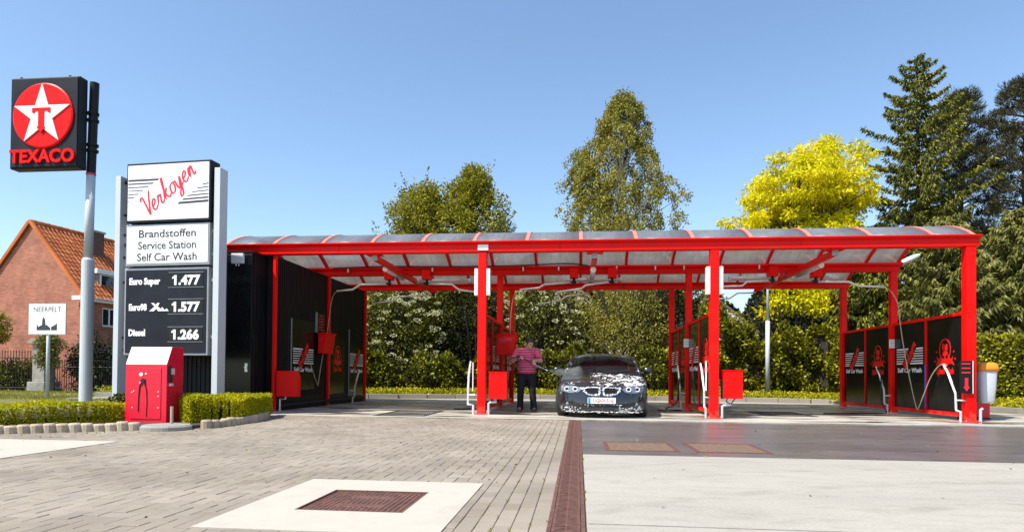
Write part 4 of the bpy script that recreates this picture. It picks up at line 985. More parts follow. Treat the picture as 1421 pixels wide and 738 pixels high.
# ------------------------------------------------------------------ car
def carpaint():
    m, nt, p = newmat('dark_grey_car_paint_with_foam')
    tc = node(nt, 'ShaderNodeTexCoord'); sp = node(nt, 'ShaderNodeSeparateXYZ'); nt.links.new(tc.outputs['Object'], sp.inputs[0])
    n = node(nt, 'ShaderNodeTexNoise'); n.inputs['Scale'].default_value = 4.6; n.inputs['Detail'].default_value = 7; n.inputs['Roughness'].default_value = .62; n.inputs['Distortion'].default_value = .9
    nt.links.new(tc.outputs['Object'], n.inputs['Vector'])
    n2 = node(nt, 'ShaderNodeTexNoise'); n2.inputs['Scale'].default_value = 45; n2.inputs['Detail'].default_value = 3; nt.links.new(tc.outputs['Object'], n2.inputs['Vector'])
    # foam is thickest at the nose, round the lower bumper and on the right of the bonnet
    def band(sock, a, b, c, d):
        r = node(nt, 'ShaderNodeValToRGB'); e = r.color_ramp.elements; e[0].position = 0; e[0].color = (0, 0, 0, 1); e[1].position = 1; e[1].color = (0, 0, 0, 1)
        mr = node(nt, 'ShaderNodeMapRange'); mr.inputs[1].default_value = a; mr.inputs[2].default_value = d; nt.links.new(sock, mr.inputs[0]); nt.links.new(mr.outputs[0], r.inputs[0])
        x = e.new((b - a) / (d - a)); x.color = (1, 1, 1, 1); x = e.new((c - a) / (d - a)); x.color = (1, 1, 1, 1); return r.outputs[0]
    def mth(op, a, b):
        k = node(nt, 'ShaderNodeMath', operation=op)
        for i, v in enumerate((a, b)):
            if isinstance(v, (int, float)): k.inputs[i].default_value = v
            else: nt.links.new(v, k.inputs[i])
        return k.outputs[0]
    hood = mth('MULTIPLY', band(sp.outputs[2], .60, .655, 1.0, 1.06), band(sp.outputs[1], -.1, 0, 1.15, 1.35))
    right = band(sp.outputs[0], -.35, .25, .75, .95)
    low = mth('MULTIPLY', band(sp.outputs[2], .14, .19, .235, .29), band(sp.outputs[1], -.3, -.2, .5, .8))
    lead = band(sp.outputs[2], .585, .625, .66, .70)
    w = mth('ADD', mth('MULTIPLY', hood, mth('ADD', -.03, mth('MULTIPLY', right, .135))), mth('ADD', mth('MULTIPLY', low, .05), mth('MULTIPLY', lead, .02)))
    th = mth('ADD', mth('ADD', n.outputs['Fac'], w), mth('MULTIPLY', mth('SUBTRACT', n2.outputs['Fac'], .5), .07))
    mask = node(nt, 'ShaderNodeMapRange'); mask.inputs[1].default_value = .60; mask.inputs[2].default_value = .67; mask.inputs[4].default_value = .85; nt.links.new(th, mask.inputs[0])
    p.inputs['Base Color'].default_value = (.016, .017, .022, 1); p.inputs['Metallic'].default_value = .2; p.inputs['Roughness'].default_value = .22
    p.inputs['Coat Weight'].default_value = .8; p.inputs['Coat Roughness'].default_value = .04
    f = node(nt, 'ShaderNodeBsdfPrincipled'); f.inputs['Base Color'].default_value = (.85, .86, .87, 1); f.inputs['Roughness'].default_value = .6; f.inputs['Subsurface Weight'].default_value = 0
    b = node(nt, 'ShaderNodeBump'); b.inputs['Strength'].default_value = .8; b.inputs['Distance'].default_value = .012; nt.links.new(th, b.inputs['Height']); nt.links.new(b.outputs[0], f.inputs['Normal'])
    mx = node(nt, 'ShaderNodeMixShader'); nt.links.new(mask.outputs[0], mx.inputs[0]); nt.links.new(p.outputs[0], mx.inputs[1]); nt.links.new(f.outputs[0], mx.inputs[2])
    nt.links.new(mx.outputs[0], nt.nodes['Material Output'].inputs['Surface']); return m
M['carpaint'] = carpaint()
M['chrome'] = pm('chrome', (.75, .76, .78), .12, 1.0, var=.03)
M['tyre'] = pm('tyre_rubber', (.02, .02, .02), .75, var=.3, scale=12)
M['rim'] = pm('alloy_rim', (.40, .41, .43), .3, .8, var=.1, scale=12)
M['headlamp'] = pm('headlamp_lens', (.22, .25, .31), .08, .3, var=.15, scale=18)
M['foam'] = pm('soap_foam', (.86, .87, .88), .7, var=.04, scale=30, bump=.6, bscale=90)
car = thing('parked_car', 'dark grey saloon car with white soap foam over bonnet and bumper', 'car', (2.47, -.72, 0), math.radians(-2.4))
YF, YR = 0.0, 4.55
WH = [(.80, .33), (3.58, .33)]
def lerp_tab(tab, x):
    for (a, b), (c, d) in zip(tab, tab[1:]):
        if x <= c: t = max(0, (x - a) / (c - a)); return b + (d - b) * t
    return tab[-1][1]
halfw = [(0, .70), (.12, .80), (.35, .885), (.8, .925), (1.5, .93), (3.0, .935), (3.9, .90), (4.4, .82), (4.55, .74)]
belt = [(0, .60), (.2, .665), (.7, .78), (1.35, .87), (2.2, .91), (3.4, .95), (4.3, .97), (4.55, .93)]
# side shell
def body():
    q = MB(); ys = [i * .05 for i in range(int(YR / .05) + 1)]
    zs = [0, .06, .2, .36, .55, .72, .86, .95, 1.0]
    for s in (-1, 1):
        base = len(q.v); vs = []
        for y in ys:
            w = lerp_tab(halfw, y); zb = lerp_tab(belt, y); z0 = .17 + (.03 if y < .2 else 0)
            yy = y
            for f in zs:
                z = z0 + (zb - z0) * f
                bul = w * (.95 + .05 * math.sin(min(1, f * 1.6) * PI / 2)) - (.055 * max(0, (f - .7) / .3) ** 2) - .03 * (f < .05)
                yoff = lerp_tab([(0, .34), (.34, 0)], y) if False else 0
                vs.append(Vector((s * bul, yy + (.34 - y) * .9 if y < .34 else yy, z)))
        fs = []
        nz = len(zs)
        for i in range(len(ys) - 1):
            for j in range(nz - 1):
                c = (vs[i * nz + j] + vs[(i + 1) * nz + j + 1]) / 2
                if any((c.y - wy) ** 2 + (c.z - wz) ** 2 < .37 ** 2 for wy, wz in WH): continue
                fs.append((i * nz + j, (i + 1) * nz + j, (i + 1) * nz + j + 1, i * nz + j + 1))
        q.add(vs, fs)
    return q
# centre shell: bumper, nose, bonnet; then boot
prof = [(.10, .10), (.03, .14), (.0, .20), (.0, .30), (.005, .38), (.02, .44), (.035, .50), (.05, .56), (.075, .615), (.13, .655), (.25, .70), (.5, .765), (.8, .82), (1.1, .865), (1.4, .90)]
def sweep(prof, wtab, plan, crown, nx=24):
    q = MB(); vs = []
    for (y, z), w in zip(prof, wtab):
        for k in range(nx + 1):
            t = -1 + 2 * k / nx; a = abs(t)
            vs.append((w * t, y + plan(y) * a ** 3.0, z - crown(y, z) * a ** 2.6))
    fs = [(i * (nx + 1) + k, i * (nx + 1) + k + 1, (i + 1) * (nx + 1) + k + 1, (i + 1) * (nx + 1) + k) for i in range(len(prof) - 1) for k in range(nx)]
    q.add(vs, fs); return q
plan = lambda y: max(0, .36 * (1 - y / .42)) if y < .42 else 0
crown = lambda y, z: .0 if z < .58 else min(.065, (z - .58) * .6)
wf = [.70, .80, .84, .85, .85, .845, .84, .83, .82, .83, .85, .875, .885, .885, .88]
bodymb = sweep(prof, wf, plan, crown)
sb_ = body(); bodymb.add(sb_.v, sb_.f)
prof2 = [(3.75, 1.03), (4.0, 1.025), (4.3, 1.01), (4.5, .98), (4.56, .90), (4.57, .6), (4.55, .35), (4.45, .2)]
r2 = sweep(prof2, [.80, .80, .80, .79, .80, .82, .82, .78], lambda y: -.12 * (y - 3.6), lambda y, z: .06 if z > .9 else 0)
bodymb.add(r2.v, r2.f)
bodymb.box(-.78, .78, .25, 4.3, .16, .20)
cb_ = bodymb.build('body', M['carpaint'], car, smooth=True)
q = MB(); q.box(-.86, .86, .35, 4.3, .201, .60); q.build('inner_body', M['darkmetal'], car)
# greenhouse: roof, pillars, glass
gh = [(1.38, .895, .80), (1.75, 1.09, .745), (2.15, 1.285, .665), (2.45, 1.355, .625), (2.9, 1.375, .615), (3.3, 1.34, .615), (3.7, 1.20, .65), (4.05, 1.04, .72)]
def band_y(a, b, k0, k1, inset=0.0, lift=0.0, nx=10):
    q = MB(); vs = []
    for y, z, w in gh[k0:k1 + 1]:
        for k in range(nx + 1):
            t = -1 + 2 * k / nx; t2 = a + (b - a) * (t + 1) / 2
            vs.append((w * t2, y, z - .05 * abs(t2) ** 2.5 + lift))
    n = k1 - k0
    q.add(vs, [(i * (nx + 1) + k, i * (nx + 1) + k + 1, (i + 1) * (nx + 1) + k + 1, (i + 1) * (nx + 1) + k) for i in range(n) for k in range(nx)]); return q
ws = band_y(-.93, .93, 0, 2).build('windscreen', M['carglass'], car, smooth=True)
roof = band_y(-1, 1, 2, 5); roof.add(*(lambda m: (m.v, m.f))(band_y(-1, -.93, 0, 2, nx=2))); roof.add(*(lambda m: (m.v, m.f))(band_y(.93, 1, 0, 2, nx=2)))
roof.build('roof', M['carpaint'], car, smooth=True)
band_y(-.9, .9, 5, 7).build('rear_window', M['glass'], car, smooth=True)
for s in (-1, 1):
    q = MB(); vs = []
    for y, z, w in gh:
        zb = lerp_tab(belt, y) + .02; vs += [(s * .855, y, min(zb, z - .045)), (s * w, y, z - .05)]
    n = len(gh); q.add(vs, [(2 * i, 2 * i + 2, 2 * i + 3, 2 * i + 1) for i in range(n - 1)]); q.build('side_window', M['glass'], car)
    q = MB(); q.tube([(s * w, y, z - .045) for y, z, w in gh], .022, 8); q.build('roof_rail', M['carpaint'], car, smooth=True)
    q = MB(); q.tube([(s * .80, 1.40, .88), (s * .745, 1.75, 1.055), (s * .665, 2.15, 1.25)], .035, 8); q.build('pillar', M['carpaint'], car, smooth=True)
    q = MB(); q.tube([(s * .845, 2.75, .93), (s * .63, 2.85, 1.33)], .03, 6); q.build('pillar', M['rubber'], car)
    # mirror
    q = MB(); q.ell((s * .99, 1.62, .965), (.115, .06, .075), 14, 10); mr = q.build('wing_mirror', M['carpaint'], car, smooth=True)
    q = MB(); q.tube([(s * .84, 1.66, .90), (s * .95, 1.63, .93)], .022, 8); q.build('mirror_arm', M['rubber'], mr)
    # headlight housing following the nose corner
    q = MB(); pts = [(.40, .575), (.43, .612), (.55, .64), (.70, .648), (.835, .65), (.85, .60), (.80, .535), (.70, .505), (.55, .50), (.45, .52)]
    def front(x, z): a = min(1, abs(x) / .83); y0 = .02 + max(0, (z - .44)) * .25; return y0 + (max(0, .36 * (1 - y0 / .42))) * a ** 3
    q = MB(); vs = [(s * x, front(x, z) - .018, z) for x, z in pts] + [(s * x, front(x, z) + .06, z) for x, z in pts]; n = len(pts)
    q.add(vs + [(s * .62, front(.62, .575) - .02, .575)], [(i, (i + 1) % n, 2 * n) for i in range(n)] + [(i, n + i, n + (i + 1) % n, (i + 1) % n) for i in range(n)])
    hl = q.build('headlight', M['headlamp'], car, smooth=False)
    for x in (.52, .69):
        q = MB(); yy = front(x, .575) - .03; m2 = 16
        q.tube([(s * x + .044 * math.cos(2 * PI * k / m2), yy - .004, .575 + .040 * math.sin(2 * PI * k / m2)) for k in range(m2 + 1)], .009, 6, cap=False); q.build('lamp_ring', M['white'], hl)
        q = MB(); q.ell((s * x, yy + .004, .575), (.034, .012, .032), 12, 8); q.build('projector', M['glass'], hl, smooth=True)
    q = MB(); q.poly([(.77, .57), (.83, .60), (.83, .632), (.77, .628)], (0, 0, 0), (s, 0, 0), U and (0, 0, 1), -.0, .004)
    for i, v in enumerate(q.v): q.v[i] = (v[0], front(v[0], v[2]) - .016 - .004 * (i % 2), v[2])
    q.build('indicator', M['orange'], hl)
    # kidney grille
    kp = [(.045, .47), (.028, .545), (.04, .595), (.12, .612), (.27, .605), (.345, .585), (.34, .535), (.29, .488), (.18, .462), (.08, .458)]
    q = MB(); q.tube([(s * x, front(x, z) - .012, z) for x, z in kp + kp[:1]], .017, 8, cap=False); gr = q.build('kidney_grille', M['chrome'], car, smooth=True)
    q = MB(); q.poly([(x, z) for x, z in kp], (0, .015, 0), (s, 0, 0), (0, 0, 1), -.02, .02)
    for i, v in enumerate(q.v): q.v[i] = (v[0], front(v[0], v[2]) - .008 + (.03 if i >= len(kp) else 0), v[2])
    q.build('grille_mesh', M['void'], gr)
    q = MB()
    for k in range(8): x = s * (.07 + k * .033); q.box(x - .003, x + .003, front(x, .53) - .014, front(x, .53) - .009, .485, .583)
    q.build('grille_bars', M['darkmetal'], gr)
    # lower intake
    ip = [(.46, .215), (.44, .27), (.50, .315), (.66, .335), (.78, .325), (.80, .27), (.74, .225), (.6, .20)]
    q = MB(); q.poly(ip, (0, 0, 0), (s, 0, 0), (0, 0, 1), 0, .02)
    for i, v in enumerate(q.v): q.v[i] = (v[0], front(v[0], .3) - (.006 if i < len(ip) else -.03), v[2])
    q.build('bumper_intake', M['void'], car)
    q = MB(); q.ell((s * .66, front(.66, .3) - .012, .285), (.05, .015, .035), 12, 8); q.build('fog_lamp', M['headlamp'], car, smooth=True)
q = MB(); q.poly([(-.42, .19), (.42, .19), (.46, .225), (.42, .262), (-.42, .262), (-.46, .225)], (0, 0, 0), (1, 0, 0), (0, 0, 1), -.02, .004)
for i, v in enumerate(q.v): q.v[i] = (v[0], front(v[0], .25) * .7 - (.004 if i < 6 else -.02), v[2])
q.build('bumper_intake', M['void'], car)
q = MB(); q.tube([(-.46, .035, .185), (-.2, .003, .180), (.2, .003, .180), (.46, .035, .185)], .008, 6); q.build('intake_lip', M['darkmetal'], car)
q = MB(); q.cyl((0, .035, .635), (0, .055, .64), .036, n=16); q.build('bonnet_badge', M['chrome'], car)
npx = MB(); npx.box(-.27, .27, -.030, -.012, .300, .415); npl = npx.build('number_plate', M['white'], car, bevel=.004)
q = MB(); q.box(-.262, -.215, -.0325, -.0305, .305, .41); q.build('plate_band', pm('plate_blue', (.03, .25, .65), .4), npl)
q = MB(); q.text('1-GNV-516', .105, (.022, -.0305, .322), (1, 0, 0), (0, 0, 1), 0, .0015, bold=.02, sx=.80); q.build('plate_letters', pm('plate_red', (.75, .05, .06), .4), npl)
q = MB()
for k in range(2):
    s = -1 + 2 * k; q.tube([(s * .05, 1.37, .905), (s * .25 + .12, 1.45, .94), (s * .3 + .3, 1.50, .965)], .008, 5)
q.build('wiper', M['rubber'], car)
# interior silhouettes through the glass
q = MB(); q.box(-.62, .62, 1.45, 1.9, .62, .90); q.build('dashboard', M['rubber'], car, bevel=.03)
for s in (-1, 1):
    q = MB(); q.box(s * .36 - .23, s * .36 + .23, 2.55, 2.68, .55, 1.05); q.box(s * .36 - .12, s * .36 + .12, 2.58, 2.66, 1.06, 1.24); q.build('seat', M['rubber'], car, bevel=.04)
q = MB(); m2 = 20; q.tube([(.36 + .18 * math.cos(2 * PI * k / m2), 1.98, .93 + .17 * math.sin(2 * PI * k / m2)) for k in range(m2 + 1)], .014, 6, cap=False); q.build('steering_wheel', M['rubber'], car)
q = MB(); q.box(-.11, .11, 2.02, 2.05, 1.17, 1.235); q.build('rear_mirror', M['rubber'], car, bevel=.01)
# wheels
def wheel(x, y, s):
    q = MB(); R, W = .325, .22; n = 32
    pr = [(.205, -W / 2), (.27, -W / 2 - .004), (.315, -W / 2 + .02), (R, -W / 4), (R, W / 4), (.315, W / 2 - .02), (.27, W / 2 + .004), (.205, W / 2)]
    vs = [(b, r * math.cos(2 * PI * k / n), r * math.sin(2 * PI * k / n)) for r, b in pr for k in range(n)]
    q.add(vs, [(j * n + k, j * n + (k + 1) % n, (j + 1) * n + (k + 1) % n, (j + 1) * n + k) for j in range(len(pr) - 1) for k in range(n)])
    o = q.build('wheel', M['tyre'], car, smooth=True); o.location = (x, y, .325); o.rotation_euler[2] = -.10 if y < 2 else 0
    q = MB(); q.tube([(s * (W / 2 + .002) * 1, 0, 0), (s * (W / 2 - .03), 0, 0)], [.05, .06], 14)
    ring = [(.205, -W / 2), (.205, W / 2)]
    vs = [(b, r * math.cos(2 * PI * k / n), r * math.sin(2 * PI * k / n)) for r, b in ring + [(.195, W / 2), (.195, -W / 2)] for k in range(n)]
    q.add(vs, [(j * n + k, j * n + (k + 1) % n, ((j + 1) % 4) * n + (k + 1) % n, ((j + 1) % 4) * n + k) for j in range(4) for k in range(n)])
    for k in range(10):
        a = 2 * PI * k / 10; q.tube([(s * W / 2 * .8, .04 * math.cos(a), .04 * math.sin(a)), (s * W / 2 * .9, .2 * math.cos(a), .2 * math.sin(a))], [.018, .012], 6)
    q.build('rim', M['rim'], o)
    q = MB(); q.cyl((s * .02, 0, 0), (s * .04, 0, 0), .15, n=20); q.build('brake_disc', M['darkmetal'], o)
for y in (.80, 3.58):
    for s in (-1, 1): wheel(s * .80, y, s)
# lumps of foam lying on the bumper lip, grille edge and bonnet
q = MB(); rr = random.Random(5)
for k in range(230):
    x = rr.uniform(-.78, .78); z = rr.gauss(.205, .018) if rr.random() < .6 else rr.gauss(.135, .008); r = rr.uniform(.003, .014)
    if abs(x) < .40 and z > .17: z = rr.gauss(.275, .006)
    q.ell((x, front(x, z) - .012 - (.0), z), (r * rr.uniform(1.2, 3.0), r * .7, r * rr.uniform(.5, .9)), 8, 5)
for k in range(260):
    s = rr.choice((-1, 1)); i = rr.randrange(len(kp)); t_ = rr.random(); x = kp[i - 1][0] * t_ + kp[i][0] * (1 - t_); z = kp[i - 1][1] * t_ + kp[i][1] * (1 - t_); r = rr.uniform(.003, .011)
    q.ell((s * x + rr.gauss(0, .008), front(x, z) - .02, z + rr.gauss(.004, .009)), (r * 1.5, r, r), 6, 4)
for k in range(170):
    t_ = rr.uniform(0, 1) ** .8; x = -.2 + .95 * t_ + rr.gauss(0, .05); y = .25 + rr.random() * .9
    z = lerp_tab([(.13, .655), (.25, .70), (.5, .765), (.8, .82), (1.1, .865), (1.4, .90)], y) - .06 * (abs(x) / .88) ** 2.6
    r = rr.uniform(.003, .012); q.ell((x, y, z + .002), (r * 1.6, r * 2.2, r * .6), 6, 4)
q.build('foam_lumps', M['foam'], car, smooth=True, kind='stuff')

# water fan from the lance
def spraymat():
    m = bpy.data.materials.new('fine_water_spray'); m.use_nodes = True; nt = m.node_tree; nt.nodes.remove(nt.nodes['Principled BSDF'])
    v = node(nt, 'ShaderNodeVolumePrincipled'); v.inputs['Color'].default_value = (.92, .94, .96, 1); v.inputs['Density'].default_value = 6; v.inputs['Anisotropy'].default_value = .3
    n = noise(nt, 9, 4, .7); r = node(nt, 'ShaderNodeMapRange'); r.inputs[1].default_value = .35; r.inputs[2].default_value = .7; r.inputs[3].default_value = 1.5; r.inputs[4].default_value = 9
    nt.links.new(n.outputs['Fac'], r.inputs[0]); nt.links.new(r.outputs[0], v.inputs['Density'])
    nt.links.new(v.outputs[0], nt.nodes['Material Output'].inputs['Volume']); return m
q = MB(); q.tube([(1.32, 1.04, .97), (1.55, .86, .91), (1.85, .62, .86), (2.05, .5, .88)], [.012, .07, .15, .17], 14)
o = q.build('water_spray', spraymat()); tag(o, 'fine fan of water spraying from the lance onto the car bonnet', 'water spray')

# ------------------------------------------------------------------ person
man = thing('person', 'man in pink striped polo and black jeans holding a spray lance beside the car', 'person', (.84, 1.32, 0))
def capsule(q, a, b, ra, rb, n=12, sx=1.0, sy=1.0):
    a, b = Vector(a), Vector(b); d = (b - a); L = d.length; d.normalize()
    ex = 6; pts = []; rs = []
    for k in range(ex): t = PI / 2 * (1 - k / ex); pts.append(a - d * ra * math.sin(t)); rs.append(max(.001, ra * math.cos(t)))
    for k in range(ex + 1): t = PI / 2 * k / ex; pts.append(b + d * rb * math.sin(t)); rs.append(max(.001, rb * math.cos(t)))
    s = len(q.v); q.tube(pts, rs, n)
    if sy != 1.0 or sx != 1.0:
        for i in range(s, len(q.v)):
            v = q.v[i]; q.v[i] = (a.x + (v[0] - a.x) * sx if abs(d.z) > .7 else v[0], a.y + (v[1] - a.y) * sy if abs(d.z) > .7 else v[1], v[2])
def remesh(o, vox, sm=4):
    r = o.modifiers.new('remesh', 'REMESH'); r.mode = 'VOXEL'; r.voxel_size = vox; r.use_smooth_shade = True
    if sm: s = o.modifiers.new('smooth', 'SMOOTH'); s.iterations = sm; s.factor = .5
# local frame: man faces between camera and car: +x to the car, -y to the camera
hip = [(-.10, 0, .90), (.10, .0, .90)]; knee = [(-.14, -.02, .50), (.13, -.02, .50)]; ank = [(-.15, .03, .09), (.16, .02, .09)]
sh = [(-.20, .0, 1.40), (.21, -.02, 1.39)]; elb = [(-.315, -.06, 1.16), (.325, -.09, 1.17)]; wr = [(-.16, -.24, 1.235), (.17, -.27, 1.17)]
head = Vector((.065, -.085, 1.56))
q = MB()
capsule(q, (0, .01, .95), (0, .01, 1.02), .155, .16, sx=1.1, sy=.9); capsule(q, (0, -.01, 1.05), (0.0, .0, 1.34), .165, .14, sx=1.12, sy=.85)
for s in (0, 1):
    capsule(q, hip[s], knee[s], .095, .065); capsule(q, knee[s], ank[s], .062, .043)
    capsule(q, ank[s], (ank[s][0] + (.03 if s else -.02), -.12, .045), .045, .04)
    capsule(q, sh[s], elb[s], .062, .046); capsule(q, elb[s], wr[s], .046, .030)
capsule(q, sh[0], sh[1], .075, .075)
capsule(q, (0, .0, 1.40), (.05, -.055, 1.50), .062, .055)
# head, turned and bent towards the car
HM = (Matrix.Rotation(math.radians(38), 3, 'Z') @ Matrix.Rotation(math.radians(24), 3, 'X'))
def H(x, y, z): return head + HM @ Vector((x, y, z))
q.ell(head, (.076, .095, .112), 20, 14, HM)
q.ell(H(0, -.035, -.055), (.056, .060, .058), 14, 10, HM)                     # jaw
capsule(q, H(0, -.096, .010), H(0, -.116, -.022), .009, .015, 8)               # nose
q.ell(H(0, -.088, .035), (.055, .018, .012), 12, 8, HM)                       # brow
q.ell(H(0, -.093, -.052), (.024, .012, .008), 10, 6, HM)                      # lips
q.ell(H(0, -.088, -.085), (.026, .020, .018), 10, 8, HM)                      # chin
for s in (-1, 1): q.ell(H(s * .079, .005, -.005), (.010, .020, .032), 10, 8, HM)   # ears
# hands: palm, four fingers and a thumb closed round the lance
LA = Vector((-.20, -.27, 1.275)); LB = Vector((.45, -.28, .965)); ld = (LB - LA).normalized()
def hand(wrist, grip, s):
    w_, g_ = Vector(wrist), Vector(grip); d = (g_ - w_).normalized()
    side = ld; nrm = d.cross(side).normalized()
    palm = w_ + d * .045
    for k in (-1, 0, 1): capsule(q, w_ + side * k * .012, palm + side * k * .024 + d * .012, .017, .016, 8)
    for k in range(4):
        base = palm + side * (-.034 + .0225 * k) + d * .022; L = [.020, .024, .023, .018][k]
        p1 = base + d * L + nrm * .012; p2 = p1 + (-nrm * .2 + d * .3) * .02 - nrm * .026; p3 = p2 - d * .020 - nrm * .012
        capsule(q, base, p1, .0105, .010, 8); capsule(q, p1, p2, .010, .009, 8); capsule(q, p2, p3, .009, .008, 8)
    tb_ = w_ + d * .02 + side * .028; capsule(q, tb_, tb_ + side * .026 + d * .028 - nrm * .012, .013, .0115, 8); capsule(q, tb_ + side * .026 + d * .028 - nrm * .012, tb_ + side * .018 + d * .055 - nrm * .026, .0115, .009, 8)
g0 = LA + ld * .10; g1 = LA + ld * .42
hand(wr[0], g0, -1); hand(wr[1], g1, 1)
bd = q.build('body', M['skin'], man); remesh(bd, .0075, 3)
# eyes
q = MB()
for s in (-1, 1): q.ell(H(s * .030, -.086, .016), (.012, .008, .008), 8, 6, HM)
q.build('eyes', M['hair'], man, smooth=True)
q = MB(); q.ell(H(0, .018, .030), (.084, .094, .098), 20, 14, HM)
for s in (-1, 1): q.ell(H(s * .070, .0, .0), (.014, .032, .045), 10, 8, HM)
q.ell(H(0, -.06, .085), (.055, .035, .030), 12, 8, HM); o = q.build('hair', M['hair'], man); remesh(o, .009, 2)
def shirtmat():
    m, nt, p = newmat('pink_striped_polo')
    tc = node(nt, 'ShaderNodeTexCoord'); sp = node(nt, 'ShaderNodeSeparateXYZ'); nt.links.new(tc.outputs['Object'], sp.inputs[0])
    n = noise(nt, 4, 2); ad = node(nt, 'ShaderNodeMath', operation='MULTIPLY_ADD'); ad.inputs[1].default_value = .035; nt.links.new(n.outputs['Fac'], ad.inputs[0]); nt.links.new(sp.outputs[2], ad.inputs[2])
    mu = node(nt, 'ShaderNodeMath', operation='MULTIPLY'); mu.inputs[1].default_value = 17.5; nt.links.new(ad.outputs[0], mu.inputs[0])
    fr = node(nt, 'ShaderNodeMath', operation='FRACT'); nt.links.new(mu.outputs[0], fr.inputs[0])
    r = ramp(nt, fr.outputs[0], [(0, (.62, .012, .10)), (.99, (.60, .012, .09))]); r.color_ramp.interpolation = 'CONSTANT'
    for pos, c in ((.50, (.80, .52, .58)), (.60, (.36, .01, .06)), (.80, (.72, .32, .42)), (.88, (.5, .02, .09))): x = r.color_ramp.elements.new(pos); x.color = (*c, 1)
    nt.links.new(r.outputs[0], p.inputs['Base Color']); p.inputs['Roughness'].default_value = .85
    n2 = noise(nt, 9, 3); b = node(nt, 'ShaderNodeBump'); b.inputs['Distance'].default_value = .02; b.inputs['Strength'].default_value = .6; nt.links.new(n2.outputs['Fac'], b.inputs['Height']); nt.links.new(b.outputs[0], p.inputs['Normal'])
    return m
q = MB()
capsule(q, (0, -.02, 1.0), (0, -.015, 1.08), .185, .19, sx=1.12, sy=.95); capsule(q, (0, -.02, 1.10), (0, .0, 1.33), .19, .155, sx=1.13, sy=.88)
q.tube([(0, -.01, .885), (0, -.01, .96)], [.195, .20], 20)
for i in range(len(q.v) - 40, len(q.v)): v = q.v[i]; q.v[i] = (v[0] * 1.08, v[1] * .88, v[2])
capsule(q, (sh[0][0] + .01, .005, 1.385), (sh[1][0] - .01, -.01, 1.375), .090, .090)
for s in (0, 1):
    a, b = Vector(sh[s]), Vector(elb[s]); capsule(q, a, a.lerp(b, .55), .085, .080); q.tube([a.lerp(b, .5), a.lerp(b, .80)], [.080, .082], 16)
q.tube([(.0, -.0, 1.43), (.018, -.02, 1.475)], [.085, .072], 16)
o = q.build('polo_shirt', shirtmat(), man); remesh(o, .011, 3)
q = MB(); q.tube([(-.012, -.085, 1.445), (-.03, -.115, 1.40), (.02, -.075, 1.46)], [.018, .012, .018], 6); q.tube([(.055, -.085, 1.45), (.06, -.12, 1.40), (.03, -.08, 1.46)], [.018, .012, .018], 6); q.build('collar', shirtmat(), man)
q = MB(); q.tube([(0, .0, .83), (0, .0, .93), (0, .0, .975)], [.165, .178, .176], 20)
for i in range(len(q.v)): v = q.v[i]; q.v[i] = (v[0] * 1.06, v[1] * .86, v[2])
capsule(q, (-.05, 0, .86), (.05, 0, .86), .115, .115)
for s in (0, 1):
    h = Vector(hip[s]); k = Vector(knee[s]); a = Vector(ank[s])
    capsule(q, h, k, .118, .088); capsule(q, k, a + Vector((0, 0, .06)), .086, .072); q.tube([a + Vector((0, 0, .10)), a + Vector((0, -.005, .0)), a + Vector((0, -.01, -.035))], [.074, .078, .082], 14)
o = q.build('jeans', M['jeans'], man); remesh(o, .011, 2)
for s in (0, 1):
    a = Vector(ank[s]); q = MB(); dx = .04 if s else -.03
    capsule(q, (a.x, .04, .048), (a.x + dx, -.15, .040), .048, .044, 12); q.box(a.x - .045, a.x + .045, -.02, .085, .0, .035); o = q.build('shoe', M['shoe'], man); remesh(o, .009, 3)
ln = thing('spray_lance', 'black high pressure lance held in both hands of the man', 'lance', tuple(Vector((.84, 1.32, 0)) + LA))
q = MB(); q.tube([(0, 0, 0), ld * .16], [.02, .017], 8); q.box(-.012, .03, -.012, .012, -.08, .0); q.build('pistol_grip', M['rubber'], ln)
q = MB(); q.tube([ld * .15, ld * .42], .012, 8); q.build('lance_sleeve', M['rubber'], ln, smooth=True)
q = MB(); q.tube([ld * .42, LB - LA], .008, 8); q.tube([LB - LA, LB - LA + ld * .05], .015, 8); q.build('lance_tube', M['steel'], ln, smooth=True)
# ------------------------------------------------------------------ house
hs = thing('brick_house', 'red brick house with steep orange tiled roof behind the signs', 'house', (-20.94, 14.0, -.12), math.radians(-7.4))
# local: x to the left is negative (gable width 6), y back along the ridge
EZ, RZ, LEN = 4.55, 7.98, 8.5
def wpoly(name, pts, O, U_, V_, d0, d1, m, par=hs, **k): q = MB(); q.poly(pts, O, U_, V_, d0, d1); return q.build(name, m, par, **k)
wpoly('gable_wall', [(-6, 0), (0, 0), (0, EZ), (-3, RZ - .06), (-6, EZ)], (0, 0, 0), (1, 0, 0), (0, 0, 1), -.25, 0, M['brick'])
wpoly('gable_wall', [(-6, 0), (0, 0), (0, EZ), (-3, RZ - .06), (-6, EZ)], (0, LEN, 0), (1, 0, 0), (0, 0, 1), 0, .25, M['brick'])
def wall_with_holes(name, y0, y1, z0, z1, holes, x0, x1, m):
    q = MB(); ys = sorted({y0, y1} | {h[0] for h in holes} | {h[1] for h in holes}); zs = sorted({z0, z1} | {h[2] for h in holes} | {h[3] for h in holes})
    for a, b in zip(ys, ys[1:]):
        for c, d in zip(zs, zs[1:]):
            if any(h[0] <= a and b <= h[1] and h[2] <= c and d <= h[3] for h in holes): continue
            q.box(x0, x1, a, b, c, d)
    return q.build(name, m, hs)
wins = [(1.15, 2.05, 3.15, 4.05), (1.0, 2.1, .85, 2.05), (4.0, 4.9, 3.15, 4.05), (4.0, 5.1, .85, 2.05)]
wall_with_holes('side_wall', .26, LEN - .26, 0, EZ, wins, -.25, 0, M['brick'])
q = MB(); q.box(-6, -5.75, .26, LEN - .26, 0, EZ); q.build('side_wall', M['brick'], hs)
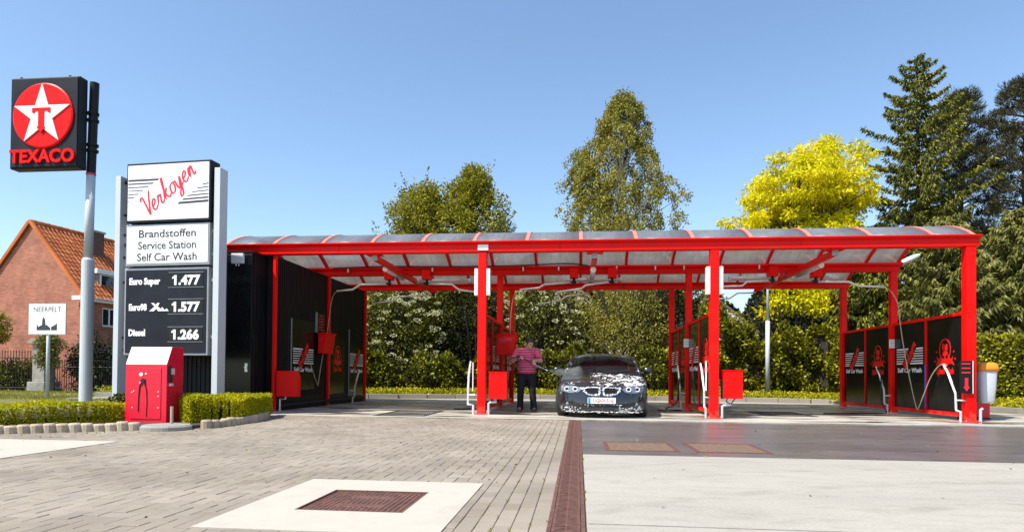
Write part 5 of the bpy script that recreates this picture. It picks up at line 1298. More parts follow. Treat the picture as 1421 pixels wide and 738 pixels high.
for k, (a, b, c, d) in enumerate(wins):
    q = MB(); q.box(-.12, -.04, a, b, c, c + .07); q.box(-.12, -.04, a, b, d - .07, d); q.box(-.12, -.04, a, a + .07, c + .07, d - .07); q.box(-.12, -.04, b - .07, b, c + .07, d - .07); q.box(-.11, -.05, (a + b) / 2 - .03, (a + b) / 2 + .03, c + .07, d - .07)
    w_ = q.build('window', M['white'], hs)
    q = MB(); q.box(-.10, -.09, a + .07, b - .07, c + .07, d - .07); q.build('pane', M['glass'], w_)
    q = MB(); q.box(-.02, .06, a - .05, b + .05, c - .06, c); q.build('sill', M['stone'], w_)
    if k in (1, 3):
        q = MB()
        for j in range(12): q.box(-.075, -.05, a + .08, b - .08, c + .40 + j * .058, c + .40 + j * .058 + .05)
        q.build('shutter', M['white'], w_)
q = MB(); q.box(-2.5, -1.5, -.03, -.002, .9, 2.2)
sl_ = math.hypot(3, RZ - EZ)
for side in (0, 1):
    dirx = 1 if side == 0 else -1
    apex = Vector((-3, 0, RZ)); eave = Vector((-3 + dirx * 3.0, 0, EZ)); d = (eave - apex).normalized(); n_ = Vector((-d.z * dirx, 0, d.x * dirx)); L = sl_ + .32
    q = MB(); a = apex; b = apex + d * L
    q.add([a + Vector((0, y, 0)) + n_ * h for y in (-.06, LEN + .06) for h in (0, .06)] + [b + Vector((0, y, 0)) + n_ * h for y in (-.06, LEN + .06) for h in (0, .06)], [(0, 1, 3, 2), (4, 6, 7, 5), (0, 4, 5, 1), (2, 3, 7, 6), (1, 5, 7, 3), (0, 2, 6, 4)])
    rf = q.build('roof', M['tile'], hs)
    if side == 0:
        q = MB(); rows = int(L / .30); cols = int((LEN + .1) / .225)
        for r in range(rows):
            for c in range(cols):
                y0 = -.07 + c * .225; o_ = a + d * (r * .30) + Vector((0, y0, 0)); e = random.uniform(-.006, .006)
                pts = []
                for s_ in (0, .33):
                    for k in range(5):
                        t_ = k / 4; pts.append(o_ + d * s_ + Vector((0, t_ * .22, 0)) + n_ * (.065 + (.035 * (s_ > 0)) + .028 * math.sin(t_ * PI * 1.5 + .3) + e))
                pts += [p - n_ * .03 for p in pts[5:10]]
                q.add(pts, [(k, k + 1, k + 6, k + 5) for k in range(4)] + [(5 + k, 6 + k, 11 + k, 10 + k) for k in range(4)])
        q.build('roof_tiles', M['tile'], rf, kind='stuff')
    q = MB(); q.add([a + Vector((0, -.13, 0)) + n_ * h + d * s_ + Vector((0, y, 0)) for y in (0, .12) for s_ in (0, L) for h in (.0, .15)], [(0, 1, 3, 2), (4, 6, 7, 5), (0, 4, 5, 1), (2, 3, 7, 6), (1, 5, 7, 3), (0, 2, 6, 4)]); q.build('verge_tiles', M['tile'], rf)
q = MB(); y = -.1
while y < LEN: q.tube([(-3, y, RZ + .06), (-3, y + .34, RZ + .075)], [.12, .13], 10); y += .33
q.build('ridge_tiles', M['tile'], hs, kind='stuff')
q = MB(); q.box(.02, .24, -.28, LEN + .1, EZ - .30, EZ - .10); q.box(-.25, .02, -.28, -.13, EZ - .30, EZ - .10); q.build('gutter', M['white'], hs, bevel=.02)
q = MB(); q.box(-2.3, -1.9, 2.3, 3.0, 6.2, 8.05); ch = q.build('chimney', pm('dark_chimney_brick', (.10, .05, .04), .9, var=.3, scale=9), hs)
q = MB(); q.box(-2.35, -1.85, 2.25, 3.05, 8.051, 8.15); q.build('chimney_cap', M['stone'], ch)
q = MB(); q.box(-2.0, -.45, 1.3, 3.4, 5.1, 5.72); dm = q.build('dormer', M['frame'], hs)
q = MB(); q.box(-2.2, -.30, 1.1, 3.6, 5.721, 5.95); q.build('dormer_roof', M['white'], dm)
for a in (1.45, 2.45):
    q = MB(); q.box(-.448, -.42, a, a + .85, 5.2, 5.66); q.build('dormer_window', M['glass'], dm)
    q = MB(); q.box(-.448, -.40, a - .06, a, 5.16, 5.70); q.box(-.448, -.40, a + .85, a + .91, 5.16, 5.70); q.box(-.448, -.40, a, a + .85, 5.661, 5.70); q.build('dormer_frame', M['white'], dm)
# neighbouring house behind
nh = thing('neighbour_house', 'brown roofed house with a white verge behind the brick house', 'house', (-22.0, 32.0, -.1), math.radians(-20))
q = MB(); q.poly([(-4, 0), (4, 0), (4, 6.2), (0, 10.6), (-4, 6.2)], (0, 0, 0), (1, 0, 0), (0, 0, 1), -9, 0); q.build('wall', M['brick'], nh)
for s in (-1, 1):
    q = MB(); d = Vector((s * 4, 0, -4.4)).normalized(); n_ = Vector((4.4 * s, 0, 4)).normalized(); a = Vector((0, 0, 10.6)); L = 6.4
    q.add([a + d * u + Vector((0, y, 0)) + n_ * h for y in (-.2, 9.2) for u in (0, L) for h in (.01, .16)], [(0, 1, 3, 2), (4, 6, 7, 5), (0, 4, 5, 1), (2, 3, 7, 6), (1, 5, 7, 3), (0, 2, 6, 4)])
    r_ = q.build('roof', islandmat('brown_roof_tile', [(.22, .12, .08), (.26, .15, .10)], .8, .6, 12), nh)
    q = MB(); q.add([a + d * u + Vector((0, y, 0)) + n_ * h for y in (-.32, -.21) for u in (0, L) for h in (-.15, .18)], [(0, 1, 3, 2), (4, 6, 7, 5), (0, 4, 5, 1), (2, 3, 7, 6), (1, 5, 7, 3), (0, 2, 6, 4)]); q.build('verge', M['white'], r_)
for x in (-2, 1.2):
    q = MB(); q.box(x, x + 1, -.05, -.005, 6.5, 7.6); w_ = q.build('window', M['white'], nh); q = MB(); q.box(x + .1, x + .9, -.07, -.051, 6.6, 7.5); q.build('pane', M['glass'], w_)
# pale house glimpsed between the trees
ph = thing('pale_house', 'pale rendered house gable glimpsed through the trees behind the right bay', 'house', (8.5, 19.3, 0), math.radians(-8)); ph.scale = (.72, .3, .72)
q = MB(); q.poly([(-3.2, 0), (3.2, 0), (3.2, 4.2), (0, 6.9), (-3.2, 4.2)], (0, 0, 0), (1, 0, 0), (0, 0, 1), -7, 0); q.build('wall', pm('pale_render', (.62, .60, .56), .9, var=.08, bump=.2), ph)
for s in (-1, 1):
    q = MB(); d = Vector((s * 3.2, 0, -2.7)).normalized(); n_ = Vector((2.7 * s, 0, 3.2)).normalized(); a = Vector((0, 0, 6.9)); L = 4.6
    q.add([a + d * u + Vector((0, y, 0)) + n_ * h for y in (-.2, 7.2) for u in (0, L) for h in (.01, .14)], [(0, 1, 3, 2), (4, 6, 7, 5), (0, 4, 5, 1), (2, 3, 7, 6), (1, 5, 7, 3), (0, 2, 6, 4)]); q.build('roof', islandmat('grey_roof_tile', [(.12, .12, .13), (.16, .15, .15)], .8, .6, 12), ph)
for x in (-1.8, .9):
    q = MB(); q.box(x, x + .9, -.04, -.005, 4.0, 5.0); w_ = q.build('window', M['white'], ph); q = MB(); q.box(x + .08, x + .82, -.06, -.041, 4.08, 4.92); q.build('pane', M['glass'], w_)

# gate pier and railings
gp = thing('gate_pier', 'weathered stone gate pier with a moulded cap behind the town sign', 'pier', (-21.5, 12.6, -.07))
q = MB(); q.box(-.42, .42, -.42, .42, 0, .45); q.build('base', M['stone'], gp, bevel=.03)
q = MB(); q.box(-.29, .29, -.29, .29, .45, 2.10); q.build('shaft', M['stone'], gp, bevel=.02)
q = MB(); q.box(-.42, .42, -.42, .42, 2.10, 2.24); q.box(-.34, .34, -.34, .34, 2.24, 2.33); q.ell((0, 0, 2.42), (.17, .17, .13), 12, 8); q.build('cap', M['stone'], gp, bevel=.02)
def railing(name, label, x0, x1, y0, y1, n, h=1.75, m='darkmetal'):
    t = thing(name, label, 'fence', (x0, y0, -.07)); d = Vector((x1 - x0, y1 - y0, 0))
    for z in (.18, h - .25):
        q = MB(); q.tube([Vector((0, 0, z)), d + Vector((0, 0, z))], .022, 6); q.build('rail', M[m], t)
    q = MB(); q.tube([(0, 0, 0), (0, 0, h)], [.016, .014], 6); q.tube([(0, 0, h), (0, 0, h + .09)], [.03, .003], 6); me = q.mesh('bar'); me.materials.append(M[m])
    for k in range(n + 1): o = link('bar', me, t); o.location = d * (k / n)
    return t
railing('iron_railing', 'black iron railing with pointed bars left of the gate pier', -25.6, -22.0, 12.6, 12.6, 26)
railing('garden_fence', 'dark upright slatted garden fence right of the gate pier', -20.95, -17.4, 12.6, 12.9, 34, 1.35)
for x, lab in ((-24.3, 'short white marker post on the lawn left of the town sign'),):
    q = MB(); q.cyl((0, 0, 0), (0, 0, .75), .05, n=10); o = q.build('marker_post', M['pole_white']); o.location = (x, 10.4, -.07); tag(o, lab, 'post')

# ------------------------------------------------------------------ foliage
def leaves(name, P, D, L, W, m, parent=None, kind=None, fold=.0):
    """one leaf-shaped quad per point; D = direction the leaf points along"""
    n = len(P); P = np.asarray(P, float); D = np.asarray(D, float)
    D /= np.linalg.norm(D, axis=1, keepdims=True) + 1e-9
    r = rng.normal(size=(n, 3)); Sd = np.cross(D, r); Sd /= np.linalg.norm(Sd, axis=1, keepdims=True) + 1e-9
    N = np.cross(D, Sd)
    L = (np.asarray(L) * rng.uniform(.7, 1.25, n))[:, None]; W = (np.asarray(W) * rng.uniform(.75, 1.2, n))[:, None]
    v = np.empty((n, 4, 3)); v[:, 0] = P; v[:, 1] = P + D * L * .45 + Sd * W * .5 + N * W * .12; v[:, 2] = P + D * L; v[:, 3] = P + D * L * .45 - Sd * W * .5 + N * W * .12
    me = bpy.data.meshes.new(name); me.vertices.add(4 * n); me.vertices.foreach_set('co', v.reshape(-1))
    me.loops.add(4 * n); me.polygons.add(n)
    me.polygons.foreach_set('loop_start', np.arange(0, 4 * n, 4, dtype=np.int32)); me.polygons.foreach_set('loop_total', np.full(n, 4, np.int32))
    me.loops.foreach_set('vertex_index', np.arange(4 * n, dtype=np.int32)); me.update(); me.validate()
    me.materials.append(m); return link(name, me, parent, kind=kind)
def unit(n):
    v = rng.normal(size=(n, 3)); return v / np.linalg.norm(v, axis=1, keepdims=True)
def lump(a, z): return 1 + .17 * math.sin(3 * a + z * 1.1) + .13 * math.sin(5 * a - z * 1.9) + .08 * math.sin(2.7 * z)
def blob_leaves(C, R, dens, shell=.55, droop=0.0, out=1.0):
    """leaves in the outer part of ellipsoid clumps"""
    Ps = []; Ds = []
    for c, r in zip(C, R):
        r = np.asarray(r) * np.ones(3); k = max(6, int(dens * (r[0] * r[2] * 12)))
        u = unit(k); rad = rng.uniform(shell, 1.0, k) ** .7
        Ps.append(np.asarray(c) + u * rad[:, None] * r * rng.uniform(.85, 1.15, (k, 1))); d = u * out + rng.normal(size=(k, 3)) * .7; d[:, 2] -= droop; Ds.append(d)
    return np.vstack(Ps), np.vstack(Ds)
LM = {
 'ivy': leafmat('ivy_leaves', [(.018, .024, .004), (.10, .11, .008), (.025, .03, .005), (.42, .39, .018), (.03, .036, .005), (.06, .07, .007), (.55, .50, .05)], .22, .4, .22),  # near-black and bright stops paint shade and sun sparkle into the leaves
 'ivy2': leafmat('sunlit_ivy_leaves', [(.03, .035, .005), (.30, .28, .012), (.06, .065, .006), (.62, .55, .03), (.03, .036, .005), (.10, .10, .008)], .24, .4, .22),  # sun sparkle put into the leaf colour, more bright stops than plain ivy
 'hedge': leafmat('sunlit_hedge_leaves', [(.06, .065, .006), (.42, .39, .015), (.16, .16, .010), (.62, .56, .04), (.10, .10, .008), (.03, .035, .005)], .26, .4, .22),  # sunlit look is put into the leaf colour by the bright stops
 'shrub': leafmat('shrub_leaves', [(.018, .022, .005), (.05, .055, .008), (.02, .024, .005), (.46, .43, .06), (.04, .045, .007), (.02, .022, .005), (.30, .29, .035)], .22, .45, .2),  # mostly dark with a few bright: deep shade and sparkle painted as leaf colour
 'dark': leafmat('shade_dark_leaves', [(.010, .013, .004), (.022, .026, .005), (.010, .013, .004), (.013, .016, .004), (.10, .10, .018)], .10, .5, .15),  # shade of the backing belt painted in as near-black leaf colour
 'horn': leafmat('hornbeam_leaves', [(.12, .12, .010), (.36, .32, .018), (.19, .18, .014), (.50, .44, .03), (.08, .08, .010)], .30, .5, .18),
 'birch': leafmat('birch_leaves', [(.18, .16, .022), (.40, .34, .05), (.12, .105, .018), (.52, .46, .09), (.24, .20, .03)], .32, .45, .2),
 'gold': leafmat('golden_leaves', [(.80, .68, .008), (.90, .78, .015), (.66, .56, .008), (.92, .84, .04)], .42, .5, .12),
 'spruce': leafmat('spruce_needles', [(.018, .028, .012), (.13, .14, .012), (.03, .04, .012), (.36, .32, .018), (.02, .03, .016)], .12, .5, .2),
 'pine': leafmat('pine_needles', [(.045, .048, .024), (.10, .09, .04), (.035, .038, .02), (.17, .145, .07)], .12, .5, .2),
 'cypress': leafmat('cypress_sprays', [(.13, .13, .025), (.27, .25, .05), (.09, .09, .025), (.36, .33, .10)], .18, .5, .18),
 'box': leafmat('clipped_box_leaves', [(.34, .33, .008), (.66, .58, .012), (.48, .44, .010), (.80, .70, .03), (.20, .19, .010)], .38, .45, .15),
 'cover': leafmat('ground_cover_leaves', [(.28, .28, .01), (.58, .52, .015), (.40, .37, .012), (.74, .66, .05), (.16, .16, .012)], .34, .45, .15),
 'flower': leafmat('cream_blossom', [(.80, .76, .45), (.86, .83, .58), (.70, .66, .38)], .3, .6, .2),
 'grass': leafmat('grass_blades', [(.22, .22, .03), (.34, .31, .06), (.42, .37, .10)], .3, .6, .2),
}
M['core'] = pm('shade_dark_core', (.030, .024, .017), .95, var=.5, scale=12, bump=.8, bscale=20)  # solid hedge filler and shrub stems, the interior shade put into their colour
def tree_root(name, label, cat, loc, group=None): return thing(name, label, cat, loc, 0, group)
def trunk(root, h, r0, lean=(0, 0), m='bark', limbs=(), name='trunk'):
    q = MB(); pts = [(lean[0] * t * t, lean[1] * t * t, h * t - .1) for t in np.linspace(0, 1, 9)]
    wob = [(random.uniform(-.04, .04), random.uniform(-.04, .04)) for _ in pts]
    pts = [(a + w[0] * (i > 0), b + w[1] * (i > 0), c) for i, ((a, b, c), w) in enumerate(zip(pts, wob))]
    q.tube(pts, [r0 * (1.25 - t if t < .12 else 1.13 * (1 - t * .88)) for t in np.linspace(0, 1, 9)], 12)
    q.build(name, M[m], root, smooth=True)
    if limbs:
        q = MB()
        for p0, p1, r in limbs:
            p0, p1 = Vector(p0), Vector(p1); mid = p0.lerp(p1, .5) + Vector((0, 0, .08 * (p1 - p0).length)); q.tube(smooth_path([p0, mid, p1], 4), [r * (1 - .85 * k / 8) for k in range(9)], 6)
        q.build('limbs', M[m], root, smooth=True)

# broad-leaved tree with a ragged upright crown
def broad_tree(label, loc, h, R, z0, leafm, n_cl=150, dens=38, L=.12, taper=1.0, shoots=30, group=None, name='broadleaf_tree', droop=.2, bark='bark', lx=0):
    root = tree_root(name, label, 'tree', loc, group)
    C = []; Rr = []; limbs = []
    for _ in range(n_cl):
        t = rng.random() ** .8; z = z0 + (h - z0) * t
        env = R * (math.sin(min(1, (t + .18) / .5) * PI / 2)) * (1 - max(0, t - .22) / .80) ** (.72 * taper)
        a = rng.uniform(0, 2 * PI); rr_ = env * math.sqrt(rng.uniform(.25, 1)) * rng.uniform(.85, 1.08) * lump(a, z)
        c = np.array([lx * t + rr_ * math.cos(a), rr_ * math.sin(a), z]); C.append(c); s_ = rng.uniform(.28, .55) * (.6 + .5 * (1 - t)); Rr.append((s_, s_, s_ * 1.1))
        if rng.random() < .4: limbs.append(((0, 0, max(.8, z - .6 - rr_ * .7)), tuple(c), .05 + .03 * rng.random()))
    P, D = blob_leaves(C, Rr, dens, .3, droop)
    SP = []; SD = []
    for _ in range(shoots):        # thin leafy shoots breaking the outline
        t = rng.uniform(.1, .97); a = rng.uniform(0, 2 * PI); z = z0 + (h - z0) * t; env = R * (math.sin(min(1, (t + .18) / .5) * PI / 2)) * (1 - max(0, t - .22) / .80) ** (.72 * taper)
        p = np.array([env * .85 * math.cos(a) + lx * t, env * .85 * math.sin(a), z]); d = np.array([math.cos(a) * .6, math.sin(a) * .6, rng.uniform(.5, 1.3)]); d /= np.linalg.norm(d); Ls = rng.uniform(.4, 1.0) * (.4 + R * .25)
        k = int(22 * Ls); tt = rng.random(k) ** .8; SP.append(p + d * (tt * Ls)[:, None] + rng.normal(size=(k, 3)) * (.09 * (1.1 - tt))[:, None]); SD.append(rng.normal(size=(k, 3)) + d)
    if SP: P = np.vstack([P] + SP); D = np.vstack([D] + SD)
    leaves('crown', P, D, L, L * .62, LM[leafm], root)
    trunk(root, h * .9, .06 + h * .013, (lx * .8, 0), bark, limbs); return root
broad_tree('bushy green tree, the ragged left one of the pair behind the left bay', (-4.75, 14.2, 0), 9.1, 3.2, 2.0, 'horn', 520, 50, .12, .8, 90, group='pair of bushy trees behind the left bay')
broad_tree('bushy green tree, the taller right one of the pair, with a pointed top', (-2.75, 14.8, 0), 10.05, 3.0, 2.0, 'horn', 520, 50, .12, .95, 60, group='pair of bushy trees behind the left bay')

# birch: hanging twigs
def birch(label, loc, h, R, z0):
    root = tree_root('birch_tree', label, 'tree', loc); Ps = []; Ds = []; limbs = []
    tops = [(.15, 0, h, 1.0), (-1.75, .2, h * .815, .52)]
    for _ in range(1050):
        tx_, ty_, th_, fr = tops[0] if rng.random() < .78 else tops[1]
        t = rng.random() ** .85; z = z0 + (th_ - z0) * t
        env = R * fr * ((1 - t) ** .85) * (1.0 + .0 * t) + .12
        a = rng.uniform(0, 2 * PI); rr_ = env * math.sqrt(rng.uniform(.05, 1)) * rng.uniform(.8, 1.12) * lump(a, z)
        x = tx_ * t + rr_ * math.cos(a); y = rr_ * math.sin(a); k = int(rng.integers(45, 85)); Lh = rng.uniform(.35, 1.15) * (1.15 - .75 * t)
        s_ = rng.random(k); out = np.array([math.cos(a), math.sin(a), 0])
        p = np.array([x, y, z + .25]) + out * (s_ ** .6 * .30)[:, None] + np.array([0, 0, -1]) * (s_ ** 1.3 * Lh)[:, None] + rng.normal(size=(k, 3)) * .085
        Ps.append(p); d = rng.normal(size=(k, 3)) * .6; d[:, 2] -= .9; Ds.append(d)
        if rng.random() < .16: limbs.append(((tx_ * t * .5, 0, max(1.5, z - .9 - rr_ * .5)), (x, y, z + .1), .04))
    leaves('crown', np.vstack(Ps), np.vstack(Ds), .105, .065, LM['birch'], root); trunk(root, h * .96, .17, (.15, 0), 'birchbark', limbs)
birch('tall slender birch with weeping branches behind the car', (3.75, 15, 0), 13.05, 4.6, 2.6)

# golden robinia
def robinia(label, loc):
    root = tree_root('golden_tree', label, 'tree', loc); C = []; Rr = []; limbs = []
    for _ in range(270):
        a = rng.uniform(0, 2 * PI); ph_ = rng.uniform(-.35, 1) ; e = math.asin(max(-1, min(1, ph_)))
        rr_ = rng.uniform(.2, 1.0) ** .6 * (1 + .35 * (lump(a, 2.5 * e) - 1)); bel = 1 + .55 * min(0, math.sin(e)); x = 2.85 * bel * math.cos(a) * math.cos(e) * rr_; y = 2.9 * bel * math.sin(a) * math.cos(e) * rr_; z = 7.35 + 3.35 * math.sin(e) * rr_ * (1 if math.sin(e) > 0 else 1.2) + .22 * x
        if rng.random() < .10: continue
        C.append((x - .2, y, z)); s_ = rng.uniform(.30, .66); Rr.append((s_, s_, s_ * .42))
        if rng.random() < .30: limbs.append(((0, 0, rng.uniform(3.5, 6.5)), (x - .2, y, z), .07))
    for x, y, z in ((-1.6, -1.6, 4.9), (-1.1, -1.7, 4.6), (-.5, -1.8, 4.9), (.1, -1.7, 5.1), (-.2, -1.8, 4.5), (1.3, -1.5, 4.7), (1.8, -1.3, 4.4), (.8, -1.6, 5.2), (-1.9, -1.4, 4.4), (2.3, -1.2, 4.8), (-.6, -1.5, 5.4), (1.6, -1.4, 5.3), (-1.5, -1.5, 5.5), (.4, -1.6, 4.7)):
        z -= .95; C.append((x, y, z)); s_ = .46; Rr.append((s_ * 1.2, s_, s_ * .7)); limbs.append(((0, 0, 3.9), (x, y, z), .05))
    P, D = blob_leaves(C, Rr, 125, .1, .75, .8); P[:, 2] -= 0; leaves('crown', P, D, .19, .075, LM['gold'], root)
    trunk(root, 8.5, .24, (.1, 0), 'bark', limbs)
robinia('bright golden yellow round tree behind the right bay', (11.55, 14.8, 0))

# spruce: whorls of drooping branches
def spruce(label, loc, h, R, z0=.8, nb=300, m='spruce'):
    root = tree_root('spruce_tree', label, 'tree', loc); Ps = []; Ds = []; Ls = []; q = MB()
    for i in range(nb):
        t = (i + rng.random()) / nb; z = z0 + (h - z0) * t ** .92; Lb = R * (1 - t) ** .62 * rng.choice([rng.uniform(.35, .7), rng.uniform(.7, .95), rng.uniform(.9, 1.12)]) + .15; a = i * 2.39996 + rng.uniform(-.3, .3)
        o = np.array([math.cos(a), math.sin(a), 0]); k = int(40 + 130 * Lb); s_ = rng.random(k) ** .75
        drop = -.34 * Lb * s_ * (1 - .8 * t) + .40 * Lb * s_ ** 2.4 + (.20 * s_ * (1 - t))
        side = np.array([-math.sin(a), math.cos(a), 0]); sp_ = rng.normal(size=k) * (.04 + .12 * Lb * (1 - s_ * .8) * .6)
        p = np.array([0, 0, z]) + o * (s_ * Lb)[:, None] + side * sp_[:, None]; p[:, 2] += drop - rng.random(k) * .05
        d = o * .55 + side * (np.sign(sp_) * .35)[:, None] + rng.normal(size=(k, 3)) * .22; d[:, 2] -= rng.uniform(.35, 1.3, k)
        Ps.append(p); Ds.append(d); Ls.append(rng.uniform(.16, .34, k) * (.6 + .5 * (1 - t)))
        q.tube([(0, 0, z), tuple(o * Lb * .5 + np.array([0, 0, z - .10 * Lb])), tuple(o * Lb * .92 + np.array([0, 0, z - .06 * Lb + .24 * (1 - t)]))], [.03 * (1.1 - t), .02 * (1.1 - t), .006], 4)
    q.build('branches', M['bark'], root)
    leaves('needles', np.vstack(Ps), np.vstack(Ds), np.concatenate(Ls), .060, LM[m], root); trunk(root, h, .20)
spruce('tall dark green spruce with drooping branches, left of the pines', (16.65, 16.0, 0), 14.9, 4.2, nb=190)

# pine: needle tufts at the ends of open limbs
def pine(label, loc, h, R, z0, n=240, group='dark pines at the right edge', lx=0):
    root = tree_root('pine_tree', label, 'tree', loc, group); Ps = []; Ds = []; limbs = []
    for i in range(n):
        t = rng.random() ** .8; z = z0 + (h - z0) * t; env = R * (math.sin(min(1, (t + .2) / .45) * PI / 2)) * (1 - t) ** .5 + .25; a = rng.uniform(0, 2 * PI)
        rr_ = env * rng.uniform(.45, 1.05); c = np.array([rr_ * math.cos(a) + lx * t, rr_ * math.sin(a), z]); k = 190
        u = unit(k); u[:, 2] = u[:, 2] * .6 + .25; s_ = rng.uniform(.20, .42); Ps.append(c + u * (rng.random(k) ** .5 * s_)[:, None]); d = u + np.array([0, 0, .5]); Ds.append(d)
        if i % 3 == 0: limbs.append(((lx * t * .8, 0, z - .3 * rr_), tuple(c), .05))
    leaves('needles', np.vstack(Ps), np.vstack(Ds), .17, .028, LM['pine'], root); trunk(root, h * .95, .22, (lx, 0), 'bark', limbs)
pine('dark pine rising just right of the spruce', (19.6, 18.2, 0), 14.0, 1.9, 3.5, 330)
pine('dark open crowned pine at the right edge of the picture', (21.6, 17.0, 0), 14.0, 2.4, 4.2, 330)
spruce('low young fir in front of the spruce, left side', (13.9, 16.5, 0), 8.2, 1.5, .8, 110, 'pine')

spruce('drooping grey green conifer right behind the end post', (14.5, 9.8, 0), 6.4, 2.0, .9, 190, 'cypress')
spruce('drooping grey green conifer at the right edge, above the hedge', (16.7, 9.8, 0), 6.6, 2.1, .9, 190, 'cypress')
spruce('drooping yellowish conifer seen over the right partition', (12.9, 12.0, 0), 5.6, 2.2, .6, 190)

# shrubs filling the belt behind the kerb
def shrub(label, loc, rx, ry, h, leafm, dens=60, L=.10, n=90, group=None, flowers=0, z0=.1, droop=.35):
    root = tree_root('shrub', label, 'shrub', loc, group); C = []; Rr = []
    for _ in range(n):
        u = unit(1)[0]; u[2] = abs(u[2]); f = rng.uniform(.55, 1.0); C.append((u[0] * rx * f, u[1] * ry * f, z0 + (h - z0) * (u[2] * f) ** .8 * .95)); s_ = rng.uniform(.25, .48); Rr.append((s_, s_, s_))
    P, D = blob_leaves(C, Rr, dens, .35, droop); leaves('foliage', P, D, L, L * .62, LM[leafm], root)
    q = MB()
    for _ in range(16):
        a = rng.uniform(0, 2 * PI); q.tube([(0.1 * math.cos(a), .1 * math.sin(a), -.1), (rx * .35 * math.cos(a), ry * .35 * math.sin(a), h * .5), (rx * .7 * math.cos(a), ry * .7 * math.sin(a), h * .85)], [.05, .035, .01], 5)
    q.build('stems', M['core'], root)
    if flowers:
        FP = []; FD = []
        for _ in range(flowers):
            a = rng.uniform(-PI, 0); e = rng.uniform(-.1, 1.2); c = np.array([rx * 1.03 * math.cos(a) * math.cos(e * .7), ry * 1.05 * math.sin(a) * math.cos(e * .7), .25 * h + .72 * h * math.sin(max(0, e))])
            k = 42; u = unit(k); FP.append(c + u * np.array([.11, .11, .04])); FD.append(u + np.array([0, 0, .6]))
        leaves('blossom', np.vstack(FP), np.vstack(FD), .045, .035, LM['flower'], root)
    return root
shrub('elder bush covered in cream flower heads behind the left bay', (-5.6, 11.6, 0), 2.3, 1.6, 4.9, 'shrub', 62, .10, 150, flowers=150, group='flowering elder bushes')
shrub('elder bush with scattered cream flowers behind the man', (.6, 11.8, 0), 1.9, 1.5, 4.7, 'shrub', 58, .10, 120, flowers=70, group='flowering elder bushes')
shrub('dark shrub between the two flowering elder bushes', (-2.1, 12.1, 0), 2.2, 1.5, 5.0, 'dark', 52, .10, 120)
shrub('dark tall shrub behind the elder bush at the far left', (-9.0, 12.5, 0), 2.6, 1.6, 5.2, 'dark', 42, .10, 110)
shrub('olive green shrub hanging behind the car roof', (3.9, 12.2, 0), 1.9, 1.4, 5.2, 'birch', 55, .095, 130, droop=.9)
shrub('dark shrub right of the birch trunk', (6.2, 12.6, 0), 1.9, 1.4, 5.6, 'dark', 52, .10, 110)
shrub('yellowish green shrub over the ivy right of the car bay', (8.0, 12.2, 0), 1.2, 1.2, 3.5, 'horn', 60, .10, 70)
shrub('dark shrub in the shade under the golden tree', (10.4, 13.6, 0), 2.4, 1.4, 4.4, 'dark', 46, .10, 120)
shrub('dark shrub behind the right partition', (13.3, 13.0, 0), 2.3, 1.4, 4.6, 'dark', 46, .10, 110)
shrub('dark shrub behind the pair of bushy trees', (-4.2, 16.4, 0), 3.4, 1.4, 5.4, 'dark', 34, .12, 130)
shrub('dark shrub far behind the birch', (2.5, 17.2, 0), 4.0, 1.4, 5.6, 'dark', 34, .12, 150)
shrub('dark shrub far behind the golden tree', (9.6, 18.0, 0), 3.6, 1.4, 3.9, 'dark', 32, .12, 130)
shrub('dark shrub far behind the spruce', (17.5, 19.5, 0), 4.2, 1.5, 5.0, 'dark', 30, .12, 150)

